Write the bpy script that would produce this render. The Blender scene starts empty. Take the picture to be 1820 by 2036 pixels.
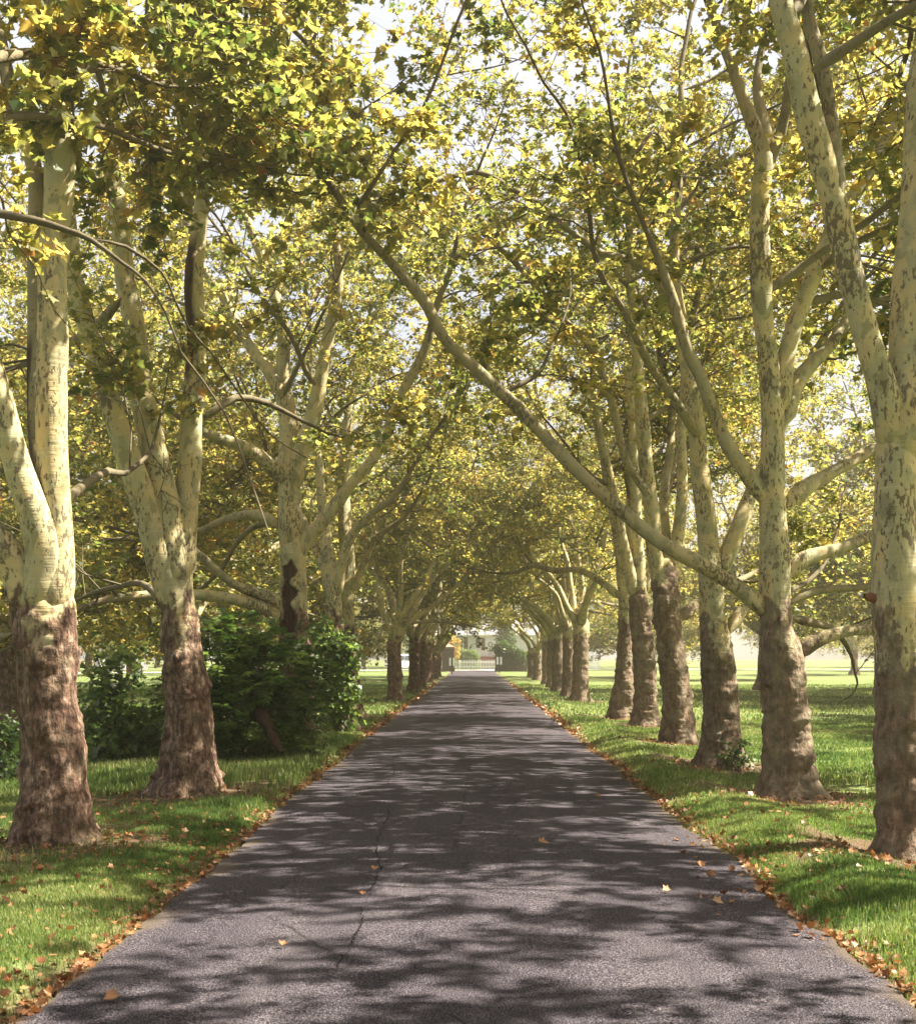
import bpy, math
import numpy as np
from mathutils import Vector

# ------------------------------------------------------------------ scene, camera, light
S = bpy.context.scene
COL = S.collection
R = math.radians
F, CX, CY, EYE = 2650.0, 940.0, 1302.0, 1.70      # photo measured at 1820 x 2035: focal, vanishing point, eye height

cam = bpy.data.cameras.new("camera")
cam_o = bpy.data.objects.new("camera", cam); COL.objects.link(cam_o)
cam_o.location = (0, 0, EYE); cam_o.rotation_euler = (R(90), 0, 0)
cam.sensor_fit = 'HORIZONTAL'; cam.sensor_width = 24.0; cam.lens = 24.0 * F / 1820
cam.shift_x = -(CX - 910) / 1820; cam.shift_y = (CY - 1017.5) / 1820
cam.clip_start = 0.1; cam.clip_end = 5000
cam.dof.use_dof = True; cam.dof.focus_distance = 19.0; cam.dof.aperture_fstop = 5.0
S.camera = cam_o

HAZE = 0.0022
DENS = 1.15           # how leafy the crowns are
SUN_EL, SUN_AZ = 52.0, 84.0                        # azimuth clockwise from +Y (ahead) towards +X (right)
w = bpy.data.worlds.new("World"); S.world = w; w.use_nodes = True
nt = w.node_tree; bg = nt.nodes["Background"]
sky = nt.nodes.new("ShaderNodeTexSky"); sky.sky_type = 'NISHITA'; sky.sun_disc = False
sky.sun_elevation = R(SUN_EL); sky.sun_rotation = R(SUN_AZ); sky.dust_density = 6.0; sky.air_density = 0.8; sky.ozone_density = 0.5
# thin bright cloud veil over the blue
wtc = nt.nodes.new("ShaderNodeTexCoord"); wn = nt.nodes.new("ShaderNodeTexNoise"); wn.inputs["Scale"].default_value = 3.0; wn.inputs["Detail"].default_value = 6.0
wr = nt.nodes.new("ShaderNodeValToRGB"); wr.color_ramp.elements[0].position = .30; wr.color_ramp.elements[0].color = (.35, .35, .35, 1); wr.color_ramp.elements[1].position = .62; wr.color_ramp.elements[1].color = (.92, .92, .92, 1)
wm = nt.nodes.new("ShaderNodeMix"); wm.data_type = 'RGBA'; wm.inputs[7].default_value = (3.9, 4.0, 4.35, 1)
nt.links.new(wtc.outputs["Generated"], wn.inputs["Vector"]); nt.links.new(wn.outputs[0], wr.inputs[0]); nt.links.new(wr.outputs[0], wm.inputs[0])
nt.links.new(sky.outputs[0], wm.inputs[6]); nt.links.new(wm.outputs[2], bg.inputs[0]); bg.inputs[1].default_value = 0.05
sl = bpy.data.lights.new("sun", 'SUN'); sl.energy = 5.0; sl.angle = R(0.53); sl.color = (1.0, 0.90, 0.74)
so = bpy.data.objects.new("sun", sl); COL.objects.link(so)
sd = Vector((math.cos(R(SUN_EL)) * math.sin(R(SUN_AZ)), math.cos(R(SUN_EL)) * math.cos(R(SUN_AZ)), math.sin(R(SUN_EL))))
so.rotation_euler = sd.to_track_quat('Z', 'Y').to_euler(); so.location = (20, 10, 40)
vs = S.view_settings; vs.view_transform = 'Standard'; vs.look = 'None'; vs.gamma = 1; vs.use_curve_mapping = False
vs.exposure = 2.45
S.render.engine = 'CYCLES'
S.cycles.max_bounces = 6; S.cycles.diffuse_bounces = 4; S.cycles.transmission_bounces = 4; S.cycles.glossy_bounces = 2
S.cycles.volume_bounces = 0; S.cycles.transparent_max_bounces = 4
S.cycles.caustics_reflective = False; S.cycles.caustics_refractive = False

# ------------------------------------------------------------------ helpers
def at(px, py, Y):
    return np.array([(px - CX) * Y / F, Y, EYE - (py - CY) * Y / F])

def sm(a, b, x):
    t = np.clip((np.asarray(x, float) - a) / (b - a), 0, 1); return t * t * (3 - 2 * t)

class VNoise:
    def __init__(s, seed, n=64):
        s.g = np.random.default_rng(seed).random((n, n)); s.n = n
    def __call__(s, x, y):
        x = np.asarray(x, float); y = np.asarray(y, float)
        xi = np.floor(x).astype(int); yi = np.floor(y).astype(int); fx = x - xi; fy = y - yi
        fx = fx * fx * (3 - 2 * fx); fy = fy * fy * (3 - 2 * fy); n = s.n; g = s.g
        a = g[xi % n, yi % n]; b = g[(xi + 1) % n, yi % n]; c = g[xi % n, (yi + 1) % n]; d = g[(xi + 1) % n, (yi + 1) % n]
        return (a * (1 - fx) + b * fx) * (1 - fy) + (c * (1 - fx) + d * fx) * fy - 0.5
VN = VNoise(5); VN2 = VNoise(9)

def ground_z(x, y):
    x = np.asarray(x, float); y = np.asarray(y, float); a = np.abs(x)
    off = sm(2.0, 2.45, a)
    z = -0.035 + off * (0.045 + 0.05 * VN(x * 0.9, y * 0.7) + 0.02 * VN2(x * 3, y * 3))
    z = z + 0.10 * np.exp(-((a - 2.9) / 0.45) ** 2) * np.where(x > 0, 1, .5) * sm(140, 60, y)
    z = z - 0.25 * sm(4.6, 8.5, -x) * sm(60, 30, y)
    z = z + sm(14, 60, a) * 0.5 * VN(x * 0.03 + 7, y * 0.03)
    return z

class Geo:
    def __init__(s): s.v = []; s.f = []; s.n = 0; s.at = {}
    def add(s, v, faces, mat=0, **attrs):
        v = np.asarray(v, float).reshape(-1, 3)
        for f in (faces if isinstance(faces, (list, tuple)) else [faces]):
            s.f.append((np.asarray(f, int) + s.n, mat))
        s.v.append(v); k = len(v)
        for key in attrs:
            if key not in s.at: s.at[key] = [np.zeros(s.n)] if s.n else []
        for key in s.at:
            a = attrs.get(key, 0.0); s.at[key].append(np.broadcast_to(np.asarray(a, float), (k,)))
        s.n += k
    def mesh(s, name, mats, smooth=True, off=(0, 0, 0)):
        me = bpy.data.meshes.new(name)
        V = np.concatenate(s.v) - np.asarray(off, float)
        me.vertices.add(len(V)); me.vertices.foreach_set("co", V.astype(np.float32).ravel())
        idx = np.concatenate([f.ravel() for f, _ in s.f]); cnt = np.concatenate([np.full(len(f), f.shape[1]) for f, _ in s.f])
        mi = np.concatenate([np.full(len(f), m) for f, m in s.f])
        me.loops.add(len(idx)); me.loops.foreach_set("vertex_index", idx.astype(np.int32))
        me.polygons.add(len(cnt)); st = np.concatenate([[0], np.cumsum(cnt)[:-1]])
        me.polygons.foreach_set("loop_start", st.astype(np.int32)); me.polygons.foreach_set("loop_total", cnt.astype(np.int32))
        me.polygons.foreach_set("material_index", mi.astype(np.int32))
        me.polygons.foreach_set("use_smooth", np.full(len(cnt), bool(smooth)))
        for k, a in s.at.items():
            me.attributes.new(k, 'FLOAT', 'POINT').data.foreach_set("value", np.concatenate(a).astype(np.float32))
        me.update(calc_edges=True)
        for m in mats: me.materials.append(m)
        return me
    def build(s, name, mats, parent=None, off=(0, 0, 0), smooth=True):
        if not s.n: return None
        o = bpy.data.objects.new(name, s.mesh(name, mats if isinstance(mats, list) else [mats], smooth, off))
        COL.objects.link(o); o.parent = parent
        return o

def empty(name, loc, label, cat, group=None, kind=None):
    o = bpy.data.objects.new(name, None); o.empty_display_size = 0.3; COL.objects.link(o); o.location = loc
    return tag(o, label, cat, group, kind)
def tag(o, label=None, cat=None, group=None, kind=None):
    for k, v in (("label", label), ("category", cat), ("group", group), ("kind", kind)):
        if v: o[k] = v
    return o
def copy_tree(o, loc, rz, label, sc=None):
    c = o.copy(); COL.objects.link(c); c.location = loc; c.rotation_euler = (0, 0, rz)
    if sc: c.scale = sc
    c["label"] = label
    for ch in list(o.children):
        d = ch.copy(); COL.objects.link(d); d.parent = c
        for g in list(ch.children):
            e = g.copy(); COL.objects.link(e); e.parent = d
    return c

def unit(a): return a / np.maximum(np.linalg.norm(a, axis=-1, keepdims=True), 1e-9)

def box(g, lo, hi, mat=0, **kw):
    (x0, y0, z0), (x1, y1, z1) = lo, hi
    v = [(x0, y0, z0), (x1, y0, z0), (x1, y1, z0), (x0, y1, z0), (x0, y0, z1), (x1, y0, z1), (x1, y1, z1), (x0, y1, z1)]
    g.add(v, np.array([(0, 3, 2, 1), (4, 5, 6, 7), (0, 1, 5, 4), (1, 2, 6, 5), (2, 3, 7, 6), (3, 0, 4, 7)]), mat, **kw)

def grid_faces(nr, nc, wrap):
    i = np.arange(nr - 1)[:, None]; j = np.arange(nc if wrap else nc - 1)[None, :]; j2 = (j + 1) % nc
    return np.stack([i * nc + j, i * nc + j2, (i + 1) * nc + j2, (i + 1) * nc + j], -1).reshape(-1, 4)

def tube(g, P, radii, sides=8, mat=0, lump=0.0, rng=None, **attrs):
    P = np.asarray(P, float); n = len(P); T = unit(np.gradient(P, axis=0))
    ref = np.array([0, 1, 0.]) if abs(T[0][1]) < .8 else np.array([1., 0, 0])
    N = np.zeros_like(P); a = ref
    for i in range(n):
        a = a - T[i] * a.dot(T[i]); a = a / np.linalg.norm(a); N[i] = a
    B = np.cross(T, N); th = np.arange(sides) * 2 * math.pi / sides
    rr = np.asarray(radii)[:, None] * np.ones((1, sides))
    if lump and rng is not None:
        vn = VNoise(int(rng.integers(1e6)), 32); ii = np.linspace(0, 1, n)[:, None] * n * .35
        rr = rr * (1 + lump * 2 * vn(ii + 0 * th, (th / (2 * math.pi) * 4)[None, :] + 0 * ii) * np.sin(th / 2)[None, :])
    V = P[:, None, :] + rr[..., None] * (N[:, None, :] * np.cos(th)[None, :, None] + B[:, None, :] * np.sin(th)[None, :, None])
    at_ = {k: v(V, P).ravel() if callable(v) else np.repeat(np.broadcast_to(v, (n,)), sides) for k, v in attrs.items()}
    g.add(V.reshape(-1, 3), grid_faces(n, sides, True), mat, **at_)

def tubes(g, P, radii, sides=3, mat=0, **attrs):
    """many thin branches at once: P (B,K,3), radii (B,K)"""
    Bn, K, _ = P.shape
    if Bn == 0: return
    D = unit(P[:, -1] - P[:, 0]); ref = np.where(np.abs(D[:, 2:3]) < .9, np.array([[0, 0, 1.]]), np.array([[1., 0, 0]]))
    N = unit(np.cross(D, ref)); B = np.cross(D, N); th = np.arange(sides) * 2 * math.pi / sides
    ring = N[:, None, :] * np.cos(th)[None, :, None] + B[:, None, :] * np.sin(th)[None, :, None]
    V = P[:, :, None, :] + radii[:, :, None, None] * ring[:, None, :, :]
    f = grid_faces(K, sides, True)[None] + (np.arange(Bn) * K * sides)[:, None, None]
    g.add(V.reshape(-1, 3), f.reshape(-1, 4), mat, **{k: np.repeat(np.broadcast_to(v, (Bn, K)).ravel(), sides) for k, v in attrs.items()})

def spline(P, step):
    P = np.asarray(P, float)
    ext = np.vstack([2 * P[0] - P[1], P, 2 * P[-1] - P[-2]]); out = []
    for i in range(1, len(ext) - 2):
        p0, p1, p2, p3 = ext[i - 1], ext[i], ext[i + 1], ext[i + 2]
        n = max(2, int(np.linalg.norm((p2 - p1)[:3]) / step)); t = np.linspace(0, 1, n, endpoint=False)[:, None]
        out.append(.5 * (2 * p1 + (p2 - p0) * t + (2 * p0 - 5 * p1 + 4 * p2 - p3) * t ** 2 + (3 * p1 - p0 - 3 * p2 + p3) * t ** 3))
    out.append(P[-1:]); return np.vstack(out)

# leaf outlines: (x, y, lift) fans from the stalk
LEAF0 = np.array([(0, 0, 0), (.42, .04, .06), (.36, .28, .02), (.64, .46, .13), (.32, .58, .02), (0, 1, -.08), (-.30, .60, .03), (-.60, .50, .12), (-.37, .26, .02), (-.44, .02, .07)])
LEAF1 = np.array([(0, 0, 0), (.55, .30, .1), (.22, .5, .0), (0, 1, -.06), (-.22, .5, .0), (-.55, .30, .1)])
LEAF2 = np.array([(0, 0, 0), (.5, .4, .08), (0, 1, -.05), (-.5, .4, .08)])
LEAFLET = np.array([(0, 0, 0), (.2, .35, .03), (.13, .75, .0), (0, 1.1, -.06), (-.13, .75, .0), (-.2, .35, .03)])
def leaves(g, pos, nrm, head, size, tint, tmpl, mat=0):
    n = len(pos)
    if n == 0: return
    nrm = unit(nrm); a = unit(head - nrm * (head * nrm).sum(1, keepdims=True)); b = np.cross(nrm, a)
    t = tmpl; K = len(t); s = size[:, None, None]
    V = pos[:, None, :] + s * (b[:, None, :] * t[None, :, 0, None] + a[:, None, :] * t[None, :, 1, None] + nrm[:, None, :] * (t[None, :, 2] * np.random.default_rng(n).normal(1.0, 1.1, (n, 1)))[..., None])
    fan = np.array([(0, i, i + 1) for i in range(1, K - 1)])
    f = fan[None] + (np.arange(n) * K)[:, None, None]
    g.add(V.reshape(-1, 3), f.reshape(-1, 3), mat, tint=np.repeat(tint, K))

# ------------------------------------------------------------------ materials
def new_mat(name):
    m = bpy.data.materials.new(name); m.use_nodes = True; t = m.node_tree; t.nodes.clear()
    return m, t
def nd(t, typ, inputs=None, **props):
    n = t.nodes.new(typ)
    for k, v in props.items(): setattr(n, k, v)
    for k, v in (inputs or {}).items():
        if isinstance(v, bpy.types.NodeSocket): t.links.new(v, n.inputs[k])
        else: n.inputs[k].default_value = v
    return n
def ramp(t, fac, stops):
    n = nd(t, "ShaderNodeValToRGB", {0: fac}); e = n.color_ramp.elements
    while len(e) < len(stops): e.new(0.5)
    for i, (p, c) in enumerate(stops): e[i].position = p; e[i].color = (*c, 1) if len(c) == 3 else c
    return n.outputs[0]
def val(v): return (v, v, v)
def mix(t, fac, a, b, blend='MIX'):
    n = nd(t, "ShaderNodeMix", data_type='RGBA', blend_type=blend)
    for k, v in ((0, fac), (6, a), (7, b)):
        if isinstance(v, bpy.types.NodeSocket): t.links.new(v, n.inputs[k])
        else: n.inputs[k].default_value = v if k == 0 else (*v, 1)
    return n.outputs[2]
def mth(t, op, a, b=0.0, c=None):
    d = {0: a, 1: b}
    if c is not None: d[2] = c
    return nd(t, "ShaderNodeMath", d, operation=op).outputs[0]
def noise(t, vec, scale, detail=4, rough=.6):
    return nd(t, "ShaderNodeTexNoise", {"Vector": vec, "Scale": scale, "Detail": detail, "Roughness": rough}).outputs[0]
def mapped(t, vec, scale):
    return nd(t, "ShaderNodeMapping", {"Vector": vec, "Scale": scale}).outputs[0]
def out(t, bsdf): nd(t, "ShaderNodeOutputMaterial", {0: bsdf})
def pbr(t, color, rough=.8, spec=.3, normal=None, metal=0.0):
    n = nd(t, "ShaderNodeBsdfPrincipled"); n.inputs["Roughness"].default_value = .5
    for k, v in (("Base Color", color), ("Roughness", rough), ("Specular IOR Level", spec), ("Metallic", metal)):
        if isinstance(v, bpy.types.NodeSocket): t.links.new(v, n.inputs[k])
        else: n.inputs[k].default_value = (*v, 1) if isinstance(v, tuple) and len(v) == 3 else v
    if normal is not None: t.links.new(normal, n.inputs["Normal"])
    return n.outputs[0]
def bump(t, h, dist, strength=1.0):
    return nd(t, "ShaderNodeBump", {"Height": h, "Distance": dist, "Strength": strength}).outputs[0]
def objc(t): return nd(t, "ShaderNodeTexCoord").outputs["Object"]
def attr(t, name): return nd(t, "ShaderNodeAttribute", attribute_name=name).outputs["Fac"]

def simple(name, color, rough=.7, spec=.3, var=.15, scale=3.0, metal=0.0):
    m, t = new_mat(name); n = noise(t, objc(t), scale, 5)
    c = mix(t, n, tuple(c * (1 - var) for c in color), tuple(min(1, c * (1 + var)) for c in color))
    out(t, pbr(t, c, rough, spec, metal=metal)); return m

def leaf_mat(name, stops, tstops, tfac=.45, gloss=.35):
    m, t = new_mat(name); a = attr(t, "tint")
    d = pbr(t, ramp(t, a, stops), .42, gloss)
    tr = nd(t, "ShaderNodeBsdfTranslucent", {0: ramp(t, a, tstops)}).outputs[0]
    out(t, nd(t, "ShaderNodeMixShader", {0: tfac, 1: d, 2: tr}).outputs[0]); return m

M = {}
M['leaf'] = leaf_mat("plane_leaf",
    [(0, (.036, .062, .022)), (.38, (.085, .104, .034)), (.68, (.195, .175, .050)), (.90, (.30, .245, .06)), (1, (.36, .18, .06))],
    [(0, (.15, .23, .045)), (.38, (.37, .37, .08)), (.68, (.68, .56, .13)), (.90, (.78, .60, .13)), (1, (.64, .34, .09))], .5)
M['bush_leaf'] = leaf_mat("bush_leaf",
    [(0, (.020, .046, .013)), (.5, (.050, .096, .026)), (1, (.13, .18, .05))],
    [(0, (.04, .10, .014)), (.5, (.13, .24, .035)), (1, (.32, .44, .08))], .38, .4)
M['grass'] = leaf_mat("grass_blade",
    [(0, (.036, .078, .022)), (.45, (.088, .142, .040)), (.78, (.205, .230, .095)), (1, (.40, .35, .19))],
    [(0, (.065, .155, .03)), (.45, (.22, .31, .06)), (.78, (.41, .44, .15)), (1, (.50, .44, .22))], .42, .2)
M['litter'] = leaf_mat("dry_leaf",
    [(0, (.10, .045, .022)), (.4, (.23, .105, .045)), (.75, (.36, .19, .09)), (1, (.42, .29, .16))],
    [(0, (.12, .04, .015)), (.5, (.32, .13, .04)), (1, (.45, .25, .1))], .2, .3)

def make_bark(name, lichen=0.25):
    m, t = new_mat(name); oc = objc(t)
    rad = attr(t, "rad"); brown = attr(t, "brown")
    n1 = noise(t, mapped(t, oc, (3.2, 3.2, 1.5)), 1.0, 3)
    ln = noise(t, mapped(t, oc, (2.2, 2.2, 2.2)), 1.6, 4)
    bm = mth(t, 'ADD', brown, mth(t, 'MULTIPLY', mth(t, 'SUBTRACT', n1, .5), 3.2))
    bm = mth(t, 'ADD', bm, mth(t, 'MULTIPLY', mth(t, 'SUBTRACT', noise(t, mapped(t, oc, (8, 8, 5)), 1.0, 5, .65), .5), 1.5))
    bmask = ramp(t, mth(t, 'MULTIPLY_ADD', bm, 3.5, .5), [(0, val(0)), (1, val(1))])
    # smooth upper bark: cream, olive plates and dark flakes
    cream = mix(t, ln, (.36, .285, .125), (.56, .475, .29))
    p1 = noise(t, mapped(t, oc, (9, 9, 4.0)), 1.0, 3, .55)
    cream = mix(t, ramp(t, p1, [(.53, val(0)), (.56, val(.9))]), cream, (.27, .25, .14))
    p0 = noise(t, mapped(t, oc, (3.6, 3.6, 2.0)), 1.0, 4, .6)
    cream = mix(t, ramp(t, p0, [(.50, val(0)), (.53, val(.7))]), cream, (.36, .345, .215))
    cream = mix(t, ramp(t, p0, [(.60, val(0)), (.63, val(.7))]), cream, (.21, .19, .12))
    p2 = noise(t, mapped(t, oc, (30, 30, 13.0)), 1.0, 3, .6)
    p2b = noise(t, mapped(t, oc, (2.0, 2.0, 1.2)), 1.0, 2, .5)
    fl = ramp(t, mth(t, 'ADD', p2, mth(t, 'MULTIPLY', mth(t, 'SUBTRACT', p2b, .5), .75)), [(.60, val(0)), (.62, val(.92))])
    cream = mix(t, fl, cream, (.13, .105, .07))
    ring = noise(t, mapped(t, oc, (2.0, 2.0, 42)), 1.0, 3)
    cream = mix(t, ramp(t, ring, [(.62, val(0)), (.72, val(.22))]), cream, (.70, .66, .50))
    # rough lower bark
    b1 = noise(t, mapped(t, oc, (10, 10, 6.5)), 1.0, 6, .66)
    b2 = noise(t, mapped(t, oc, (26, 26, 7)), 1.0, 4, .6)
    br = ramp(t, b1, [(.32, (.030, .018, .013)), (.44, (.125, .074, .053)), (.55, (.220, .140, .102)), (.68, (.40, .295, .23))])
    br = mix(t, ramp(t, b2, [(.42, val(.75)), (.54, val(0))]), br, (.04, .027, .02))
    br = mix(t, ramp(t, ln, [(.46 if lichen > .5 else .5, val(.25 if lichen > .5 else 0)), (.66, val(lichen))]), br, (.215, .19, .13) if lichen > .5 else (.17, .175, .10))
    c = mix(t, bmask, cream, br)
    tw = ramp(t, rad, [(.03, val(1)), (.10, val(0))])
    c = mix(t, tw, c, mix(t, p1, (.065, .052, .036), (.15, .125, .08)))
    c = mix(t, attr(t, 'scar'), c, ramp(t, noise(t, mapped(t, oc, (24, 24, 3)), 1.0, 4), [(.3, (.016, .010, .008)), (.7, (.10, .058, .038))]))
    h = mix(t, bmask, mix(t, .5, mix(t, fl, ring, val(0)), p1), mix(t, .45, b1, mix(t, .5, b2, noise(t, mapped(t, oc, (13, 13, 18)), 1.0, 5))))
    d = mth(t, 'MULTIPLY_ADD', nd(t, "ShaderNodeRGBToBW", {0: bmask}).outputs[0], .07, .012)
    bp = nd(t, "ShaderNodeBump", {"Height": h, "Distance": d, "Strength": 1.0}).outputs[0]
    out(t, pbr(t, c, .85, .15, bp)); return m
M['bark'] = make_bark("plane_bark", .2)
M['bark_mossy'] = make_bark("plane_bark_mossy", .75)

def wood_hollow():
    m, t = new_mat("hollow_wood"); oc = objc(t)
    n = noise(t, mapped(t, oc, (22, 22, 3)), 1.0, 5)
    out(t, pbr(t, ramp(t, n, [(.3, (.018, .012, .009)), (.7, (.085, .05, .032))]), .9, .1, bump(t, n, .02))); return m
M['hollow'] = wood_hollow()

# ground: mown grass seen from afar, bare soil round the trunks
def ground_mat():
    m, t = new_mat("lawn"); oc = objc(t)
    n1 = noise(t, oc, .35, 4); n2 = noise(t, oc, 2.3, 6); n3 = noise(t, mapped(t, oc, (55, 30, 30)), 1.0, 3)
    stripe = nd(t, "ShaderNodeTexWave", {"Vector": mapped(t, oc, (.02, .55, 1)), "Scale": 1.0, "Distortion": 2.5, "Detail": 2.0}, bands_direction='Y').outputs[1]
    c = ramp(t, n2, [(.3, (.065, .115, .028)), (.55, (.125, .175, .050)), (.75, (.20, .225, .085))])
    c = mix(t, ramp(t, n1, [(.45, val(0)), (.7, val(.6))]), c, (.235, .235, .10))
    c = mix(t, mth(t, 'MULTIPLY', stripe, .28), c, (.25, .265, .12))
    c = mix(t, ramp(t, n3, [(.35, val(.5)), (.6, val(0))]), c, (.035, .07, .015))
    c = mix(t, attr(t, "soil"), c, ramp(t, n3, [(.3, (.055, .036, .022)), (.7, (.15, .10, .062))]))
    out(t, pbr(t, c, .9, .15, bump(t, n3, .03))); return m
M['lawn'] = ground_mat()

def asphalt():
    m, t = new_mat("asphalt"); oc = objc(t)
    n1 = noise(t, oc, .8, 5); n2 = noise(t, oc, 60, 3, .7); n3 = noise(t, oc, 120, 2)
    n4 = noise(t, mapped(t, oc, (2.2, .25, 1)), 1.0, 4)
    c = ramp(t, n1, [(.3, (.022, .020, .028)), (.5, (.037, .033, .043)), (.7, (.056, .050, .061))])
    c = mix(t, ramp(t, n4, [(.48, val(0)), (.66, val(.6))]), c, (.080, .070, .080))
    c = mix(t, ramp(t, n2, [(.40, val(.95)), (.56, val(0))]), c, (.010, .008, .010))
    c = mix(t, ramp(t, n3, [(.55, val(0)), (.64, val(.75))]), c, (.23, .205, .225))
    # worn cracks
    wv = nd(t, "ShaderNodeTexVoronoi", {"Vector": nd(t, "ShaderNodeMapping", {"Vector": mix(t, .06, oc, nd(t, "ShaderNodeTexNoise", {"Vector": oc, "Scale": 3.0, "Detail": 5.0}).outputs[1]), "Scale": (.23, .16, 1)}).outputs[0], "Scale": 1.0}, feature='DISTANCE_TO_EDGE').outputs[0]
    ck = mth(t, 'MULTIPLY', ramp(t, wv, [(0, val(1)), (.0035, val(0))]), ramp(t, n1, [(.46, val(0)), (.52, val(.85))]))
    c = mix(t, ck, c, (.012, .011, .011))
    c = mix(t, attr(t, "edge"), c, (.105, .082, .062))
    h = mix(t, .5, n2, n3)
    out(t, pbr(t, c, .85, .1, bump(t, h, .012))); return m
M['asphalt'] = asphalt()
M['street'] = simple("street_concrete", (.42, .40, .39), .85, .2, .12, 1.0)

def brick_mat():
    m, t = new_mat("dark_brick"); oc = objc(t)
    b = nd(t, "ShaderNodeTexBrick", {"Vector": nd(t, "ShaderNodeMapping", {"Vector": oc, "Rotation": (R(90), 0, 0)}).outputs[0], "Color1": (.085, .058, .040, 1), "Color2": (.055, .040, .030, 1), "Mortar": (.11, .09, .07, 1), "Scale": 3.4, "Mortar Size": .012})
    c = mix(t, mth(t, 'MULTIPLY', noise(t, oc, 3, 4), .4), b.outputs[0], (.05, .045, .03))
    out(t, pbr(t, c, .9, .15)); return m
M['brick'] = brick_mat()
M['brick_cap'] = simple("pier_cap", (.30, .19, .14), .85, .2, .25, 6)
M['white'] = simple("white_paint", (.78, .78, .78), .5, .4, .05)
M['post'] = simple("sign_post", (.03, .028, .025), .6, .4)
def siding(name, c0, c1, pitch=.13):
    m, t = new_mat(name); oc = objc(t); z = nd(t, "ShaderNodeSeparateXYZ", {0: oc}).outputs[2]
    f = mth(t, 'FRACT', mth(t, 'DIVIDE', z, pitch))
    c = mix(t, ramp(t, f, [(.06, val(1)), (.14, val(0))]), c0, c1)
    out(t, pbr(t, c, .6, .3, bump(t, f, .02))); return m
M['siding'] = siding("clapboard", (.60, .64, .64), (.36, .39, .40))
M['siding_white'] = siding("white_clapboard", (.76, .76, .77), (.48, .48, .50))
M['roof'] = siding("grey_shingles", (.44, .43, .47), (.24, .235, .26), .24)
M['shutter'] = simple("shutter_brown", (.10, .055, .045), .5, .3)
M['glass'] = simple("window_glass", (.05, .06, .075), .08, .6)
M['step_brick'] = simple("brick_steps", (.24, .11, .08), .85, .2, .3, 5)
M['wreath'] = simple("grey_wreath", (.22, .24, .28), .8, .2, .4, 20)
M['silver'] = simple("silver_car_paint", (.42, .42, .46), .25, .6, .03)
M['white_car'] = simple("white_car_paint", (.74, .75, .80), .3, .6, .03)
M['black_car'] = simple("dark_car_paint", (.03, .03, .035), .25, .6, .03)
M['rubber'] = simple("tyre_rubber", (.018, .018, .018), .85, .2)
M['rim'] = simple("wheel_rim", (.55, .55, .57), .3, .6, .05, 3, .8)
M['lamp'] = simple("headlight_glass", (.75, .76, .78), .15, .6, .05)
M['tail'] = simple("tail_lamp", (.4, .02, .015), .3, .5)
M['stump'] = simple("weathered_stump", (.27, .20, .155), .9, .15, .55, 9)
M['log'] = simple("rotten_log", (.055, .032, .021), .9, .15, .6, 11)
M['redwood'] = simple("torn_red_wood", (.19, .09, .06), .9, .1, .3, 9)

# ------------------------------------------------------------------ foliage on branches
def zmin_leaf(x, y, rng_jit):
    a = np.abs(x)
    z = np.interp(a, [0, 2.8, 4.2, 5.2, 6.5, 12], [4.3, 4.1, 3.9, 3.0, 1.8, 1.2])
    z = z + np.where(x > 0, np.interp(y, [4, 8, 10.5, 13, 24, 60, 100], [3.0, 2.8, 2.3, .6, .0, -.3, -1.4]), np.interp(y, [4, 8, 10, 13, 24, 60, 100], [3.0, 2.6, .9, .5, .0, -.3, -1.4])) * (a < 6) + rng_jit
    return z

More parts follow.
